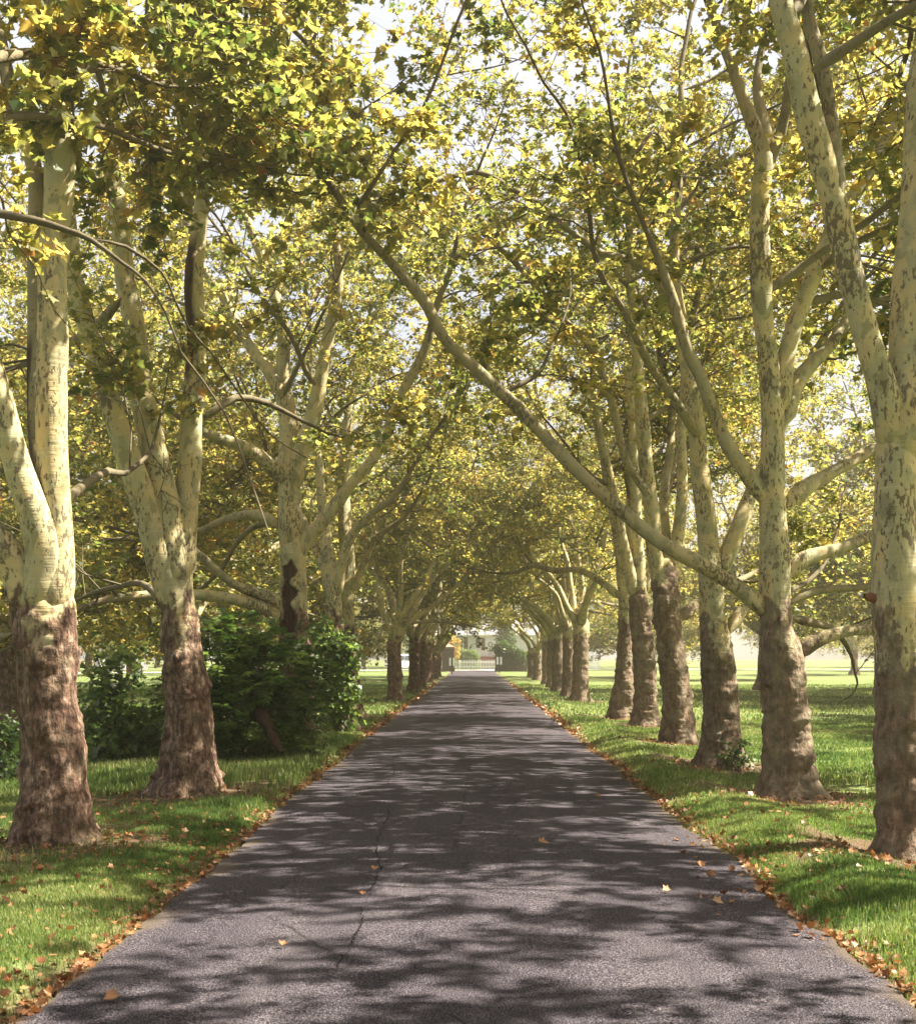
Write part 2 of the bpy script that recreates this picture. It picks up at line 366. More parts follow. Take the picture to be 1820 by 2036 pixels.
def foliate(rng, wood, crown, P, rad, t0=.3, n_per_m=2.6, slen=2.0, ntert=6, nleaf=7, lsize=.165, tmpl=LEAF0, cull=True, up=.25, tint0=.455, droop=.35, thick=1.0):
    """secondary branches along a limb, twigs along those, leaves on the twigs"""
    n = len(P); L = np.linalg.norm(np.diff(P, axis=0), axis=1).sum(); T = unit(np.gradient(P, axis=0))
    ns = int(L * (1 - t0) * n_per_m * DENS)
    if ns < 1: return
    t = t0 + (1 - t0) * rng.random(ns) ** .75
    i = np.minimum((t * (n - 1)).astype(int), n - 1)
    b = P[i]; td = T[i]; r0 = np.minimum(np.asarray(rad)[i] * .42, .032) * thick
    pr = rng.normal(size=(ns, 3)) * np.array([1, 1, .6]); pr = unit(pr - td * (pr * td).sum(1, keepdims=True))
    d = unit(td * .45 + pr * .95 + np.array([0, 0, up]))
    ln = slen * (.45 + .75 * rng.random(ns)) * np.where(t > .93, .8, 1)
    K = 6; s = np.linspace(0, 1, K)
    side = rng.normal(size=(ns, 3)) * .22
    SP = b[:, None] + ln[:, None, None] * (d[:, None] * s[None, :, None] + side[:, None] * (s ** 2)[None, :, None] + np.array([0, 0, -droop])[None, None] * (s ** 2)[None, :, None] * rng.random((ns, 1, 1)))
    SP[:, 1:-1] += rng.normal(size=(ns, K - 2, 3)) * .035 * ln[:, None, None]
    SR = r0[:, None] * (1 - .8 * s)[None]
    if cull:
        ok = rng.random(ns) < np.interp(SP[:, 3, 2], [7.5, 13], [1, .55]); 
        px_, py_, pz_ = SP[:, 3, 0], SP[:, 3, 1], SP[:, 3, 2]; top = np.where(px_ < 2.5, 8.3, 10.8) + .9 * VN(px_ * .8, py_ * .8)
        ok &= ~((py_ < 15) & (px_ < 9) & (px_ > -1.8) & (pz_ > top) & (rng.random(ns) < .9))     # crowns shaped for light: tops cut away so sun reaches the left row
        ok &= SP[:, -1, 2] > zmin_leaf(SP[:, -1, 0], SP[:, -1, 1], rng.normal(size=ns) * .3) - .3
        SP, SR, ln, ns = SP[ok], SR[ok], ln[ok], int(ok.sum())
        if ns == 0: return
    tubes(wood, SP, SR, 4, 0, rad=SR * 1.0, brown=-2.0)
    # twigs
    m = ntert; ss = rng.random((ns, m)) * .78 + .22; k = ss * (K - 1); k0 = np.minimum(k.astype(int), K - 2); fr = (k - k0)[..., None]
    idx = np.arange(ns)[:, None]
    tb = SP[idx, k0] * (1 - fr) + SP[idx, k0 + 1] * fr
    sdir = unit(SP[:, -1] - SP[:, 0])[:, None]
    tdv = unit(sdir * .6 + rng.normal(size=(ns, m, 3)) * np.array([.66, .66, .40]) + np.array([0, 0, .05]))
    tl = (.25 + .45 * rng.random((ns, m))) * (slen / 2.0) ** .5
    s3 = np.linspace(0, 1, 3)
    TP = tb[:, :, None] + tl[..., None, None] * (tdv[:, :, None] * s3[None, None, :, None] + np.array([0, 0, -.25]) * (s3 ** 2)[None, None, :, None])
    TP = TP.reshape(-1, 3, 3); TR = np.broadcast_to(np.array([.0065, .0045, .002]) * thick, (len(TP), 3))
    clus = np.repeat(rng.normal(size=ns) * .14, m)
    tubes(crown, TP, TR, 3, 1, rad=.0, brown=-2.0)
    # leaves
    q = nleaf; nt_ = len(TP); ls = rng.random((nt_, q)) * .85 + .15
    lp = TP[:, 0, None] * ((1 - ls) ** 2)[..., None] + TP[:, 1, None] * (2 * ls * (1 - ls))[..., None] + TP[:, 2, None] * (ls ** 2)[..., None]
    lp = lp + rng.normal(size=lp.shape) * .055 * (lsize / .165)
    lp = lp.reshape(-1, 3); tdl = np.repeat(unit(TP[:, 2] - TP[:, 0]), q, 0)
    if cull:
        ok = lp[:, 2] > zmin_leaf(lp[:, 0], lp[:, 1], rng.normal(size=len(lp)) * .12)
    else: ok = np.ones(len(lp), bool)
    nl = len(lp); nrm = np.array([0, 0, .8]) + rng.normal(size=(nl, 3)) * .5
    hd = tdl * .5 + rng.normal(size=(nl, 3)) * .7 + np.array([0, 0, -.35])
    tint = np.clip(tint0 + np.repeat(clus, q) + rng.normal(size=nl) * .17 + (rng.random(nl) < .008) * .4, 0, 1)
    sz = lsize * (.6 + .65 * rng.random(nl))
    leaves(crown, lp[ok], nrm[ok], hd[ok], sz[ok], tint[ok], tmpl, 0)

def grow(rng, p, d, r, length, up=.06, wob=.16, out_dir=None, step=.5, rend=.006):
    n = max(3, int(length / step)); P = [np.array(p, float)]; d = unit(np.array(d, float)); rr = [r]
    for i in range(n):
        d = unit(d + rng.normal(size=3) * wob + np.array([0, 0, up]) + (0 if out_dir is None else out_dir * .05))
        P.append(P[-1] + d * step); rr.append(r + (rend - r) * ((i + 1) / n) ** .8)
    return np.array(P), np.array(rr)

LOD = {0: dict(tmpl=LEAF0, lsize=.100, ntert=10, nleaf=13), 1: dict(tmpl=LEAF1, lsize=.105, ntert=10, nleaf=12),
       2: dict(tmpl=LEAF2, lsize=.14, ntert=9, nleaf=10), 3: dict(tmpl=LEAF2, lsize=.27, ntert=6, nleaf=6)}

def column(g, rng, zs, cx, cy, rad, zb, seed, flare=1.0, sides=64, dz=.02, lumps=46, scar=None):
    """trunk: measured radius profile, root flare, collars and burrs"""
    z0, z1 = -.18, zs[-1]; z = np.arange(z0, z1 + dz, dz); th = np.arange(sides) * 2 * math.pi / sides
    r = np.interp(z, zs, rad); X = np.interp(z, zs, cx); Y = np.interp(z, zs, cy)
    # close the top like a dome
    r = r * np.clip((z1 + .02 - z) / .34, 0, 1) ** .42
    Z, TH = np.meshgrid(z, th, indexing='ij'); RR = np.repeat(r[:, None], sides, 1)
    f = np.zeros_like(RR); k = int(rng.integers(4, 7)); ph = rng.random() * 6
    f += flare * .30 * np.exp(-np.maximum(Z, 0) / .20) * (1 + .55 * np.cos(k * TH + ph) + .3 * np.cos((k + 3) * TH + 2 * ph))
    f += .035 * np.cos(3 * TH + ph + .6 * Z) + .02 * np.cos(5 * TH - ph - 1.1 * Z)
    vn = VNoise(seed, 64)
    def per(fz, ft, o):     # noise periodic round the trunk
        return vn(Z * fz + o, np.cos(TH) * ft + 20) + vn(Z * fz + o + 9, np.sin(TH) * ft + 41)
    f += .15 * per(2.2, 1.6, 0) + .10 * per(6.0, 2.0, 13) + .055 * per(19, 4.5, 31) + .03 * per(38, 9, 7)
    for _ in range(lumps):
        zc = rng.random() * (min(zb, z1) + .1); tc = rng.random() * 6.283; sw = .12 + .42 * rng.random() ** 1.5; sh = .012 + .05 * rng.random() ** 1.5
        dth = np.abs((TH - tc + math.pi) % (2 * math.pi) - math.pi); dzv = Z - zc - .05 * np.sin(2 * (TH - tc))
        shp = np.exp(-(dth / sw) ** 4) * np.where(dzv > 0, np.exp(-(dzv / (sh * 2.4)) ** 2), np.exp(-(dzv / sh) ** 2))
        f += (.02 + .13 * rng.random() ** 2) * shp
    low = sm(zb + .5, zb - .2, Z); f = f * (.25 + .75 * low)
    sc = np.zeros_like(RR)
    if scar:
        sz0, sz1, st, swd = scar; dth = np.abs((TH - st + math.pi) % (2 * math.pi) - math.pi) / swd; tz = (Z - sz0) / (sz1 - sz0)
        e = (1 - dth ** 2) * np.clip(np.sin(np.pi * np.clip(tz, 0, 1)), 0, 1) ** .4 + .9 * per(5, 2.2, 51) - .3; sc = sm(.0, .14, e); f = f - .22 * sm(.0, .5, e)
    RR = RR * (1 + f)
    V = np.stack([X[:, None] + RR * np.cos(TH), Y[:, None] + RR * np.sin(TH) * (1 - .42 * sm(z1 - .75, z1 - .05, Z)), Z], -1)
    g.add(V.reshape(-1, 3), grid_faces(len(z), sides, True), 0, rad=.3, brown=(zb - Z).ravel(), scar=sc.ravel())

def limb_path(path, Y0, dY):
    a = np.array(path, float); L = np.concatenate([[0], np.cumsum(np.hypot(np.diff(a[:, 0]), np.diff(a[:, 1])))]); t = L / L[-1]
    Yv = Y0 + dY * t ** 1.2
    P = np.stack([(a[:, 0] - CX) * Yv / F, Yv, EYE - (a[:, 1] - CY) * Yv / F, a[:, 2] / 2 * Yv / F], 1)
    return spline(P, .16)

GROUP_L, GROUP_R = "plane trees along the left side of the drive", "plane trees along the right side of the drive"

def plane_tree(seed, base, Yd, prof, limbs, label, group, zb, bark='bark', lod=0, extra=6, exlen=6.0, exz=(5, 8), dens=1.0, flare=1.0, top_fol=True, tint0=.455, lump=60, scar=None):
    """base px, profile [(py, xl, xr)], traced limbs [dict(path, dY, ext, ...)]"""
    rng = np.random.default_rng(seed)
    bx = (base - CX) * Yd / F; bz = float(ground_z(bx, Yd))
    root = empty("plane_tree", (bx, Yd, bz), label, "tree", group); off = (bx, Yd, bz)
    pr = sorted([(EYE - (py - CY) * Yd / F, ((xl + xr) / 2 - CX) * Yd / F, (xr - xl) / 2 * Yd / F) for py, xl, xr in prof])
    zs = [p[0] for p in pr]; cx = [p[1] for p in pr]; rd = [p[2] for p in pr]
    g = Geo(); column(g, rng, np.array(zs), np.array(cx), np.full(len(zs), Yd), np.array(rd) * .94, zb, seed, flare, lumps=lump, scar=scar)
    # local z starts at world 0; ground is within cm
    crown = Geo(); ld = LOD[lod]; mats = [M[bark]]
    main = []
    def do_limb(P4, ext, t0, n_per_m, slen, fol=True, brown0=.25, scar=None):
        P, r = P4[:, :3], P4[:, 3]
        r = np.maximum(r, .008)
        if ext > 0:
            d = unit(P[-1] - P[-4]); d2 = d + np.array([0, 0, .15])
            E, er = grow(rng, P[-1], d2, r[-1], ext, up=.05, wob=.13)
            E4 = spline(np.column_stack([E, er]), .25)
            P = np.vstack([P, E4[1:, :3]]); r = np.concatenate([r, E4[1:, 3]])
        P = P + np.stack([VN(np.arange(len(P)) * .23 + seed, P[:, 0] * 0 + k * 7.3) for k in range(3)], 1) * np.minimum(r, .06)[:, None] * .8
        gl = Geo(); dist = np.concatenate([[0], np.cumsum(np.linalg.norm(np.diff(P, axis=0), axis=1))])
        rs = r * (1 + (.22 if r[0] < .13 else 0) * np.exp(-((dist - .30) / .22) ** 2)) * np.clip(dist / .22, .02, 1) ** .5
        kw = {} if scar is None else dict(scar=lambda V, P_: sm(.0, .03, -(V[..., 0] - P_[:, None, 0]) + .02 + .09 * VN(V[..., 2] * 4, V[..., 1] * 9)) * sm(scar[0] - .12, scar[0], V[..., 2] + .2 * VN(V[..., 0] * 14, V[..., 1] * 14)) * sm(scar[1] + .12, scar[1], V[..., 2] + .2 * VN(V[..., 0] * 14, V[..., 1] * 14 + 5)))
        tube(gl, P, rs, (28 if scar else 16) if lod < 2 else 9, 0, .17, rng, **kw, rad=r, brown=np.minimum(np.maximum(brown0 - dist * 1.6, zb - .25 - P[:, 2] - dist * .9), zb + .05 - P[:, 2]))
        if fol: foliate(rng, gl, crown, P, r, t0, n_per_m * dens, slen, tint0=tint0, **ld)
        gl.build("limb", mats, root, off); return P, r
    for lb in limbs:
        P4 = limb_path(lb['path'], Yd + lb.get('Y', 0), lb.get('dY', 0.0))
        P, r = do_limb(P4, lb.get('ext', 5), lb.get('t0', .35), lb.get('n', 3.0), lb.get('slen', 1.9), lb.get('fol', True), lb.get('brown', .25), lb.get('scar'))
        if lb.get('src', True): main.append((P, r))
    # crown limbs out of sight or high up: fill the crown of the tree
    az0 = rng.random() * 6.28; tall = [m for m in main if m[0][:, 2].max() > exz[0] + .5 and m[1][3] > .085] or main[:1]
    for e in range(extra):
        P, r = tall[e % len(tall)]
        zt = exz[0] + (exz[1] - exz[0]) * rng.random(); i = int(np.argmin(np.abs(P[:, 2] - zt))); i = min(i, len(P) - 3)
        az = az0 + e * 2.4 if group == GROUP_L or e % 4 == 3 else -.5 + 1.8 * ((e * .618 + az0) % 1)     # right row limbs shaped outward to cast dapple shade on the drive
        d = np.array([math.cos(az), math.sin(az), .8 + .6 * rng.random() if group == GROUP_L else .45 + .7 * rng.random()])
        E, er = grow(rng, P[i], d, max(.025, min(r[i] * .45, .055)), exlen * (.7 + .5 * rng.random()), up=-.005, wob=.15)
        P4 = spline(np.column_stack([E, er]), .25)
        do_limb(P4, 0, .15, 3.2, 2.2, True, -1)
    g.build("trunk", mats, root, off)
    crown.build("crown", [M['leaf'], M[bark]], root, off, smooth=False)
    return root

def Lm(path, dY=0, ext=5, **k): return dict(path=path, dY=dY, ext=ext, **k)

# ------------------------------------------------------------------ the near avenue trees, measured limb by limb
# left row
plane_tree(101, 105, 11.9, [(1710, 5, 205), (1680, 28, 196), (1640, 34, 188), (1600, 37, 184), (1500, 43, 172), (1400, 41, 160), (1300, 34, 155), (1240, 27, 152), (1180, 22, 150), (1130, 40, 140)], [
    Lm([(112, 1240, 90), (112, 1120, 74), (111, 1000, 64), (107, 800, 61), (108, 640, 56), (108, 500, 54), (114, 300, 58), (112, 100, 50), (111, 0, 46), (108, -120, 40)], 0, 6, t0=.72),
    Lm([(82, 1250, 80), (82, 1150, 78), (84, 1090, 74), (70, 1020, 66), (45, 940, 60), (25, 870, 54), (8, 800, 50), (-12, 730, 46), (-40, 620, 40), (-80, 480, 32)], -.6, 5, t0=.6),
    Lm([(60, 1240, 64), (45, 1160, 62), (20, 1100, 58), (-25, 1050, 54), (-80, 1010, 48), (-170, 960, 40)], -.3, 4, t0=.6),
    Lm([(86, 1160, 40), (80, 1000, 32), (74, 850, 28), (70, 700, 26), (70, 560, 26), (69, 430, 30), (62, 330, 32), (42, 250, 32), (18, 170, 28), (0, 90, 24), (-20, 0, 20)], .7, 5, t0=.75, Y=.25, brown=-1, scar=(2.5, 4.6)),
    Lm([(120, 1010, 20), (170, 960, 18), (215, 935, 15), (250, 940, 11), (300, 900, 8)], 2.2, 1.5, t0=.3, Y=.1, brown=-1),
    Lm([(30, 1260, 26), (-10, 1270, 22), (-60, 1235, 20), (-140, 1250, 14)], .8, 2.5, brown=-1)],
    "thick plane tree nearest the camera in the left row, lumpy brown base forking low", GROUP_L, 2.15, extra=10, exlen=6.5, exz=(6.5, 9.5), dens=1.3)

plane_tree(102, 370, 15.9, [(1610, 285, 450), (1585, 302, 437), (1550, 312, 436), (1500, 318, 434), (1450, 323, 430), (1400, 325, 424), (1350, 326, 415), (1300, 324, 405), (1240, 318, 392), (1180, 318, 384), (1120, 325, 384), (1080, 330, 378)], [
    Lm([(352, 1230, 62), (338, 1160, 64), (322, 1110, 62), (300, 1040, 56), (280, 975, 53), (258, 910, 50), (238, 850, 47), (210, 770, 44), (185, 700, 41), (163, 630, 39), (148, 560, 36), (138, 480, 33), (128, 380, 28), (122, 260, 24)], -.8, 5, t0=.7),
    Lm([(350, 1180, 70), (345, 1080, 66), (330, 1000, 62), (312, 930, 56), (298, 850, 52), (284, 780, 48), (272, 700, 44), (262, 640, 42), (248, 560, 40), (240, 470, 38), (228, 390, 34), (220, 320, 32), (226, 220, 30), (238, 110, 28), (246, 0, 25), (250, -80, 22)], .3, 5, t0=.66),
    Lm([(358, 1160, 56), (368, 1060, 50), (374, 980, 46), (380, 900, 46), (384, 820, 44), (388, 740, 40), (388, 660, 37), (386, 580, 36), (388, 500, 36), (393, 430, 33), (402, 380, 26), (410, 290, 20), (424, 170, 16)], .9, 5, t0=.72, Y=.05, scar=(5.15, 6.75)),
    Lm([(384, 430, 20), (374, 380, 17), (366, 300, 14), (350, 180, 10)], 1.2, 4, t0=.4, Y=.8, brown=-1),
    Lm([(395, 830, 12), (420, 820, 15), (470, 790, 14), (530, 800, 11), (600, 835, 8), (650, 860, 5)], 1.2, 1, t0=.3, Y=.8, brown=-1, n=1.6),
    Lm([(335, 1200, 18), (285, 1160, 13), (235, 1166, 10), (190, 1176, 8), (140, 1200, 6)], 2.5, 1.5, t0=.3, brown=-1),
    Lm([(240, 590, 16), (190, 650, 18), (120, 690, 16), (60, 720, 13)], 2.0, 2.5, t0=.4, brown=-1)],
    "second left row plane tree, three pale limbs on a brown base left of the bush", GROUP_L, 2.25, extra=10, exlen=6.5, exz=(7, 11), dens=1.4)

plane_tree(103, 585, 24.0, [(1560, 530, 660), (1500, 545, 640), (1400, 552, 628), (1300, 556, 622), (1240, 552, 616), (1150, 553, 612), (1080, 555, 610), (1020, 558, 600)], [
    Lm([(580, 1100, 48), (576, 1020, 46), (574, 940, 44), (572, 860, 40), (565, 790, 34), (562, 720, 28), (560, 650, 24), (550, 590, 22), (535, 545, 20), (515, 500, 18), (495, 440, 15)], .4, 5, t0=.6),
    Lm([(582, 980, 36), (600, 900, 34), (618, 850, 33), (632, 790, 31), (640, 730, 29), (648, 680, 27), (662, 630, 24), (672, 570, 20), (668, 500, 16), (660, 430, 12)], -.4, 5, t0=.6, brown=-1),
    Lm([(590, 1120, 34), (606, 1080, 30), (640, 1040, 28), (672, 1000, 26), (700, 960, 24), (745, 905, 23), (780, 830, 22), (805, 770, 20), (830, 720, 18), (850, 670, 16), (872, 600, 12)], -.8, 4, t0=.62, brown=-.2),
    Lm([(570, 960, 34), (548, 935, 33), (515, 905, 28), (480, 885, 24), (435, 868, 20), (390, 850, 14)], -1.2, 2, t0=.55, brown=-1),
    Lm([(565, 790, 22), (530, 730, 21), (500, 690, 20), (470, 640, 18), (440, 590, 16), (405, 535, 13), (380, 470, 10)], 1.0, 3, t0=.6, brown=-1),
    Lm([(490, 680, 14), (460, 660, 13), (420, 635, 11), (385, 610, 9), (330, 590, 7)], .8, 2, t0=.4, Y=.5, brown=-1),
    Lm([(575, 1215, 34), (545, 1190, 26), (510, 1178, 21), (480, 1168, 19), (440, 1140, 18), (415, 1118, 17), (385, 1098, 15), (350, 1085, 12), (290, 1070, 9)], -1.0, 2, t0=.6, brown=-.4),
    Lm([(575, 1240, 36), (540, 1215, 26), (500, 1198, 25), (440, 1185, 23), (380, 1180, 22), (310, 1183, 20), (240, 1190, 17), (190, 1200, 14), (150, 1216, 10), (90, 1250, 7)], -2.0, 2, t0=.5, brown=-.4),
    Lm([(562, 1050, 24), (530, 1030, 21), (490, 1022, 18), (440, 1035, 16), (390, 1058, 14), (330, 1075, 11), (250, 1072, 9), (160, 1080, 6)], .5, 1.5, t0=.5, brown=-1),
    Lm([(555, 1030, 14), (500, 1050, 11), (470, 1080, 10), (440, 1130, 9), (390, 1180, 7)], 1.5, 1.5, t0=.4, Y=.8, brown=-1, n=1.4)],
    "plane tree standing behind the green bush with a dark hollow in its trunk", GROUP_L, 2.4, lod=1, extra=9, exlen=6.5, exz=(6, 10), dens=1.5, scar=(1.6, 3.45, -1.85, .62))

plane_tree(104, 664, 29.5, [(1470, 640, 694), (1400, 648, 690), (1300, 648, 686), (1200, 645, 680), (1130, 645, 675), (1100, 646, 672)], [
    Lm([(656, 1180, 28), (650, 1100, 24), (640, 1000, 20), (630, 900, 17), (622, 800, 14)], .5, 6, t0=.4),
    Lm([(668, 1190, 26), (690, 1080, 18), (730, 1030, 15), (770, 1000, 12)], -.5, 5, t0=.4),
    Lm([(655, 1150, 20), (610, 1050, 14), (560, 960, 10)], .8, 5, t0=.4)],
    "slim plane tree in the left row whose foot is hidden by the green bush", GROUP_L, 2.6, lod=1, extra=9, exlen=6.5, exz=(5.5, 9.5), dens=1.4)

plane_tree(105, 705, 34.5, [(1450, 676, 742), (1430, 686, 727), (1400, 690, 720), (1330, 686, 712), (1260, 680, 706), (1200, 675, 704), (1160, 672, 706), (1130, 675, 704)], [
    Lm([(690, 1200, 30), (690, 1120, 30), (684, 1040, 27), (682, 960, 23), (688, 880, 20), (695, 800, 17)], .5, 6, t0=.45),
    Lm([(694, 1180, 22), (715, 1140, 16), (735, 1090, 14), (760, 1060, 12), (800, 1030, 9)], -.6, 5, t0=.4),
    Lm([(684, 1180, 20), (660, 1120, 14), (640, 1060, 11), (600, 1000, 8)], .9, 5, t0=.4)],
    "plane tree beside the weathered stump at the right end of the green bush", GROUP_L, 2.4, lod=1, extra=9, exlen=6.5, exz=(5.5, 9.5), dens=1.4)

# right row
plane_tree(201, 1797, 11.3, [(1730, 1715, 1880), (1700, 1738, 1858), (1660, 1745, 1852), (1600, 1742, 1850), (1500, 1737, 1846), (1400, 1738, 1840), (1300, 1736, 1836), (1200, 1729, 1832), (1100, 1731, 1826), (1000, 1735, 1822), (900, 1739, 1822), (840, 1741, 1824), (780, 1748, 1824)], [
    Lm([(1790, 940, 80), (1792, 820, 78), (1800, 700, 76), (1808, 560, 74), (1818, 420, 70), (1830, 250, 62), (1845, 60, 54), (1855, -60, 46)], .4, 6, t0=.72),
    Lm([(1778, 920, 66), (1762, 830, 64), (1748, 770, 60), (1728, 700, 58), (1708, 620, 56), (1690, 550, 54), (1670, 460, 54), (1650, 380, 54), (1630, 290, 54), (1605, 200, 52), (1580, 110, 48), (1558, 40, 44), (1545, -20, 42), (1530, -120, 36)], -.5, 5, t0=.8),
    Lm([(1662, 430, 30), (1655, 370, 31), (1650, 290, 31), (1642, 200, 30), (1630, 120, 29), (1612, 60, 27), (1598, 0, 25), (1580, -80, 20)], .3, 4, t0=.7, Y=-.25, src=False, brown=-1),
    Lm([(1640, 205, 12), (1620, 180, 13), (1606, 130, 12), (1600, 80, 8)], .1, 0, fol=False, Y=-.1, src=False, brown=-1),
    Lm([(1800, 780, 36), (1850, 640, 30), (1900, 480, 25), (1950, 300, 20)], 1.0, 5, t0=.5, brown=-1)],
    "tall plane tree at the right edge of the picture, pale upper trunk with dark flakes", GROUP_R, 1.85, bark='bark_mossy', extra=14, exlen=7, exz=(5.6, 9), dens=1.1)

r1 = bpy.data.objects["plane_tree.%03d" % (sum(o.name.startswith("plane_tree") for o in bpy.data.objects) - 1)]
g = Geo(); P = spline(np.array([at(1752, 1194, 11.28), at(1735, 1189, 11.26), at(1717, 1184, 11.24)]), .03); tube(g, P, np.linspace(.048, .036, len(P)) * np.clip(np.linspace(6, 0.2, len(P)), 0, 1) ** .5, 12, 0, .4, np.random.default_rng(6))
sb = g.build("broken_stub", [M['redwood']], r1, tuple(r1.location)); sb["label"] = "reddish torn branch stub on the left side of the trunk"

plane_tree(202, 1567, 15.9, [(1612, 1485, 1650), (1585, 1506, 1630), (1560, 1512, 1622), (1500, 1516, 1613), (1450, 1517, 1612), (1400, 1515, 1606), (1350, 1508, 1606), (1300, 1511, 1594), (1240, 1508, 1578), (1180, 1506, 1574), (1100, 1507, 1571), (1000, 1507, 1562), (900, 1510, 1560), (800, 1513, 1558), (760, 1516, 1552)], [
    Lm([(1535, 880, 52), (1530, 780, 46), (1524, 700, 43), (1514, 620, 42), (1510, 520, 41), (1513, 420, 41), (1516, 350, 40), (1514, 310, 34), (1503, 270, 28), (1488, 228, 27), (1474, 190, 26), (1461, 160, 24), (1448, 120, 22), (1433, 80, 20), (1410, 15, 16), (1385, -60, 12)], -.2, 4, t0=.72),
    Lm([(1514, 360, 30), (1520, 300, 30), (1512, 230, 25), (1502, 165, 18), (1512, 100, 14), (1530, 20, 11)], .5, 4, t0=.6, Y=.15, src=False, brown=-1),
    Lm([(1520, 345, 24), (1534, 300, 22), (1550, 262, 20), (1560, 215, 19), (1566, 160, 16), (1575, 80, 12)], -.4, 4, t0=.6, brown=-1, src=False),
    Lm([(1545, 830, 36), (1552, 770, 38), (1564, 700, 38), (1580, 640, 36), (1602, 575, 34), (1625, 520, 32), (1645, 478, 30), (1668, 430, 28), (1690, 395, 28), (1738, 316, 26), (1790, 230, 22), (1850, 130, 18)], .9, 4, t0=.55, brown=-1),
    Lm([(1553, 850, 32), (1572, 775, 32), (1605, 730, 30), (1645, 690, 26), (1682, 640, 24), (1720, 608, 20), (1770, 590, 16)], 1.6, 4, t0=.55, brown=-1),
    Lm([(1560, 1010, 36), (1590, 975, 30), (1630, 950, 27), (1680, 922, 24), (1730, 895, 22), (1800, 860, 16)], 1.0, 4, t0=.55, n=5, slen=2.1, brown=-1),
    Lm([(1560, 1150, 44), (1590, 1115, 33), (1630, 1100, 27), (1680, 1085, 25), (1730, 1065, 22), (1800, 1040, 16)], .8, 4, t0=.6, n=5, slen=2.1, brown=-.3),
    Lm([(1565, 1200, 24), (1600, 1180, 18), (1650, 1170, 16), (1720, 1166, 13), (1790, 1150, 10)], 1.3, 3, t0=.6, n=5, slen=2.1, Y=.1, brown=-.6),
    Lm([(1580, 1310, 40), (1610, 1278, 26), (1650, 1262, 24), (1700, 1252, 22), (1740, 1250, 20), (1800, 1235, 15)], .4, 4, t0=.75, n=5, slen=2.1, brown=-.2),
    Lm([(1570, 1230, 20), (1620, 1240, 15), (1660, 1255, 12), (1690, 1300, 8), (1700, 1340, 5)], 1.5, .8, t0=.2, Y=.2, brown=-1, n=3),
    Lm([(1532, 1230, 44), (1498, 1196, 34), (1462, 1165, 31), (1422, 1140, 30), (1380, 1115, 29), (1340, 1095, 28), (1290, 1058, 28), (1245, 1020, 27), (1200, 985, 26), (1160, 950, 26), (1122, 912, 26), (1085, 870, 25), (1045, 828, 25), (1005, 788, 25), (965, 752, 24), (925, 715, 24), (895, 688, 23), (872, 650, 23), (852, 610, 23), (825, 578, 22), (795, 545, 21), (765, 505, 20), (730, 468, 18), (700, 430, 17), (672, 392, 15), (645, 350, 12), (610, 310, 9)], -.6, 2.5, t0=.4, n=1.5, brown=-.1, slen=1.7),
    Lm([(1000, 785, 9), (1018, 772, 10), (1050, 755, 9), (1075, 735, 8), (1090, 700, 6), (1110, 660, 5)], .6, .8, Y=-.25, t0=.3, n=3, src=False, brown=-1),
    Lm([(1530, 1010, 36), (1500, 968, 30), (1470, 925, 28), (1445, 885, 27), (1425, 840, 26), (1408, 790, 26), (1392, 740, 25), (1372, 700, 24), (1352, 650, 23), (1338, 605, 22), (1328, 570, 20), (1310, 520, 16), (1280, 450, 11)], -.4, 3.5, t0=.62, brown=-1)],
    "second plane tree in the right row, its long limb arching across the drive", GROUP_R, 2.2, bark='bark_mossy', extra=14, exlen=7, exz=(6, 10), dens=1.1)

plane_tree(203, 1435, 20.2, [(1550, 1365, 1500), (1525, 1384, 1484), (1490, 1392, 1475), (1450, 1394, 1470), (1400, 1394, 1466), (1340, 1393, 1466), (1290, 1391, 1458), (1240, 1389, 1444), (1180, 1387, 1440), (1120, 1385, 1434), (1060, 1388, 1428)], [
    Lm([(1412, 1150, 48), (1405, 1060, 44), (1398, 980, 40), (1390, 900, 37), (1380, 830, 34), (1370, 760, 31), (1360, 700, 28), (1350, 640, 25), (1342, 570, 22), (1340, 490, 19), (1345, 400, 16), (1350, 300, 14), (1352, 180, 12)], 1.0, 4, t0=.55, Y=.1),
    Lm([(1425, 1150, 36), (1448, 1090, 34), (1470, 1040, 32), (1490, 990, 30), (1515, 930, 28), (1550, 850, 24), (1590, 760, 20)], 1.4, 5, t0=.45, brown=-.5),
    Lm([(1448, 1260, 30), (1470, 1215, 20), (1500, 1200, 17), (1540, 1185, 14), (1600, 1160, 10)], 1.2, 4, t0=.4, brown=-.5),
    Lm([(1352, 640, 20), (1320, 590, 18), (1300, 545, 18), (1265, 520, 17), (1230, 508, 16), (1195, 500, 15), (1160, 478, 14), (1124, 453, 13), (1090, 420, 12), (1061, 400, 12), (1030, 382, 12), (1001, 366, 11), (970, 348, 11), (940, 342, 10), (900, 350, 9), (855, 364, 7), (800, 385, 5)], -1.2, 1, t0=.4, Y=.8, brown=-1, src=False),
    Lm([(1395, 880, 20), (1330, 780, 18), (1280, 700, 16), (1240, 620, 14), (1200, 560, 12)], -1.5, 5, t0=.4, Y=.3, brown=-1)],
    "third plane tree in the right row with ivy at its foot", GROUP_R, 2.0, bark='bark_mossy', lod=1, extra=12, exlen=7, exz=(6, 11), dens=1.1)

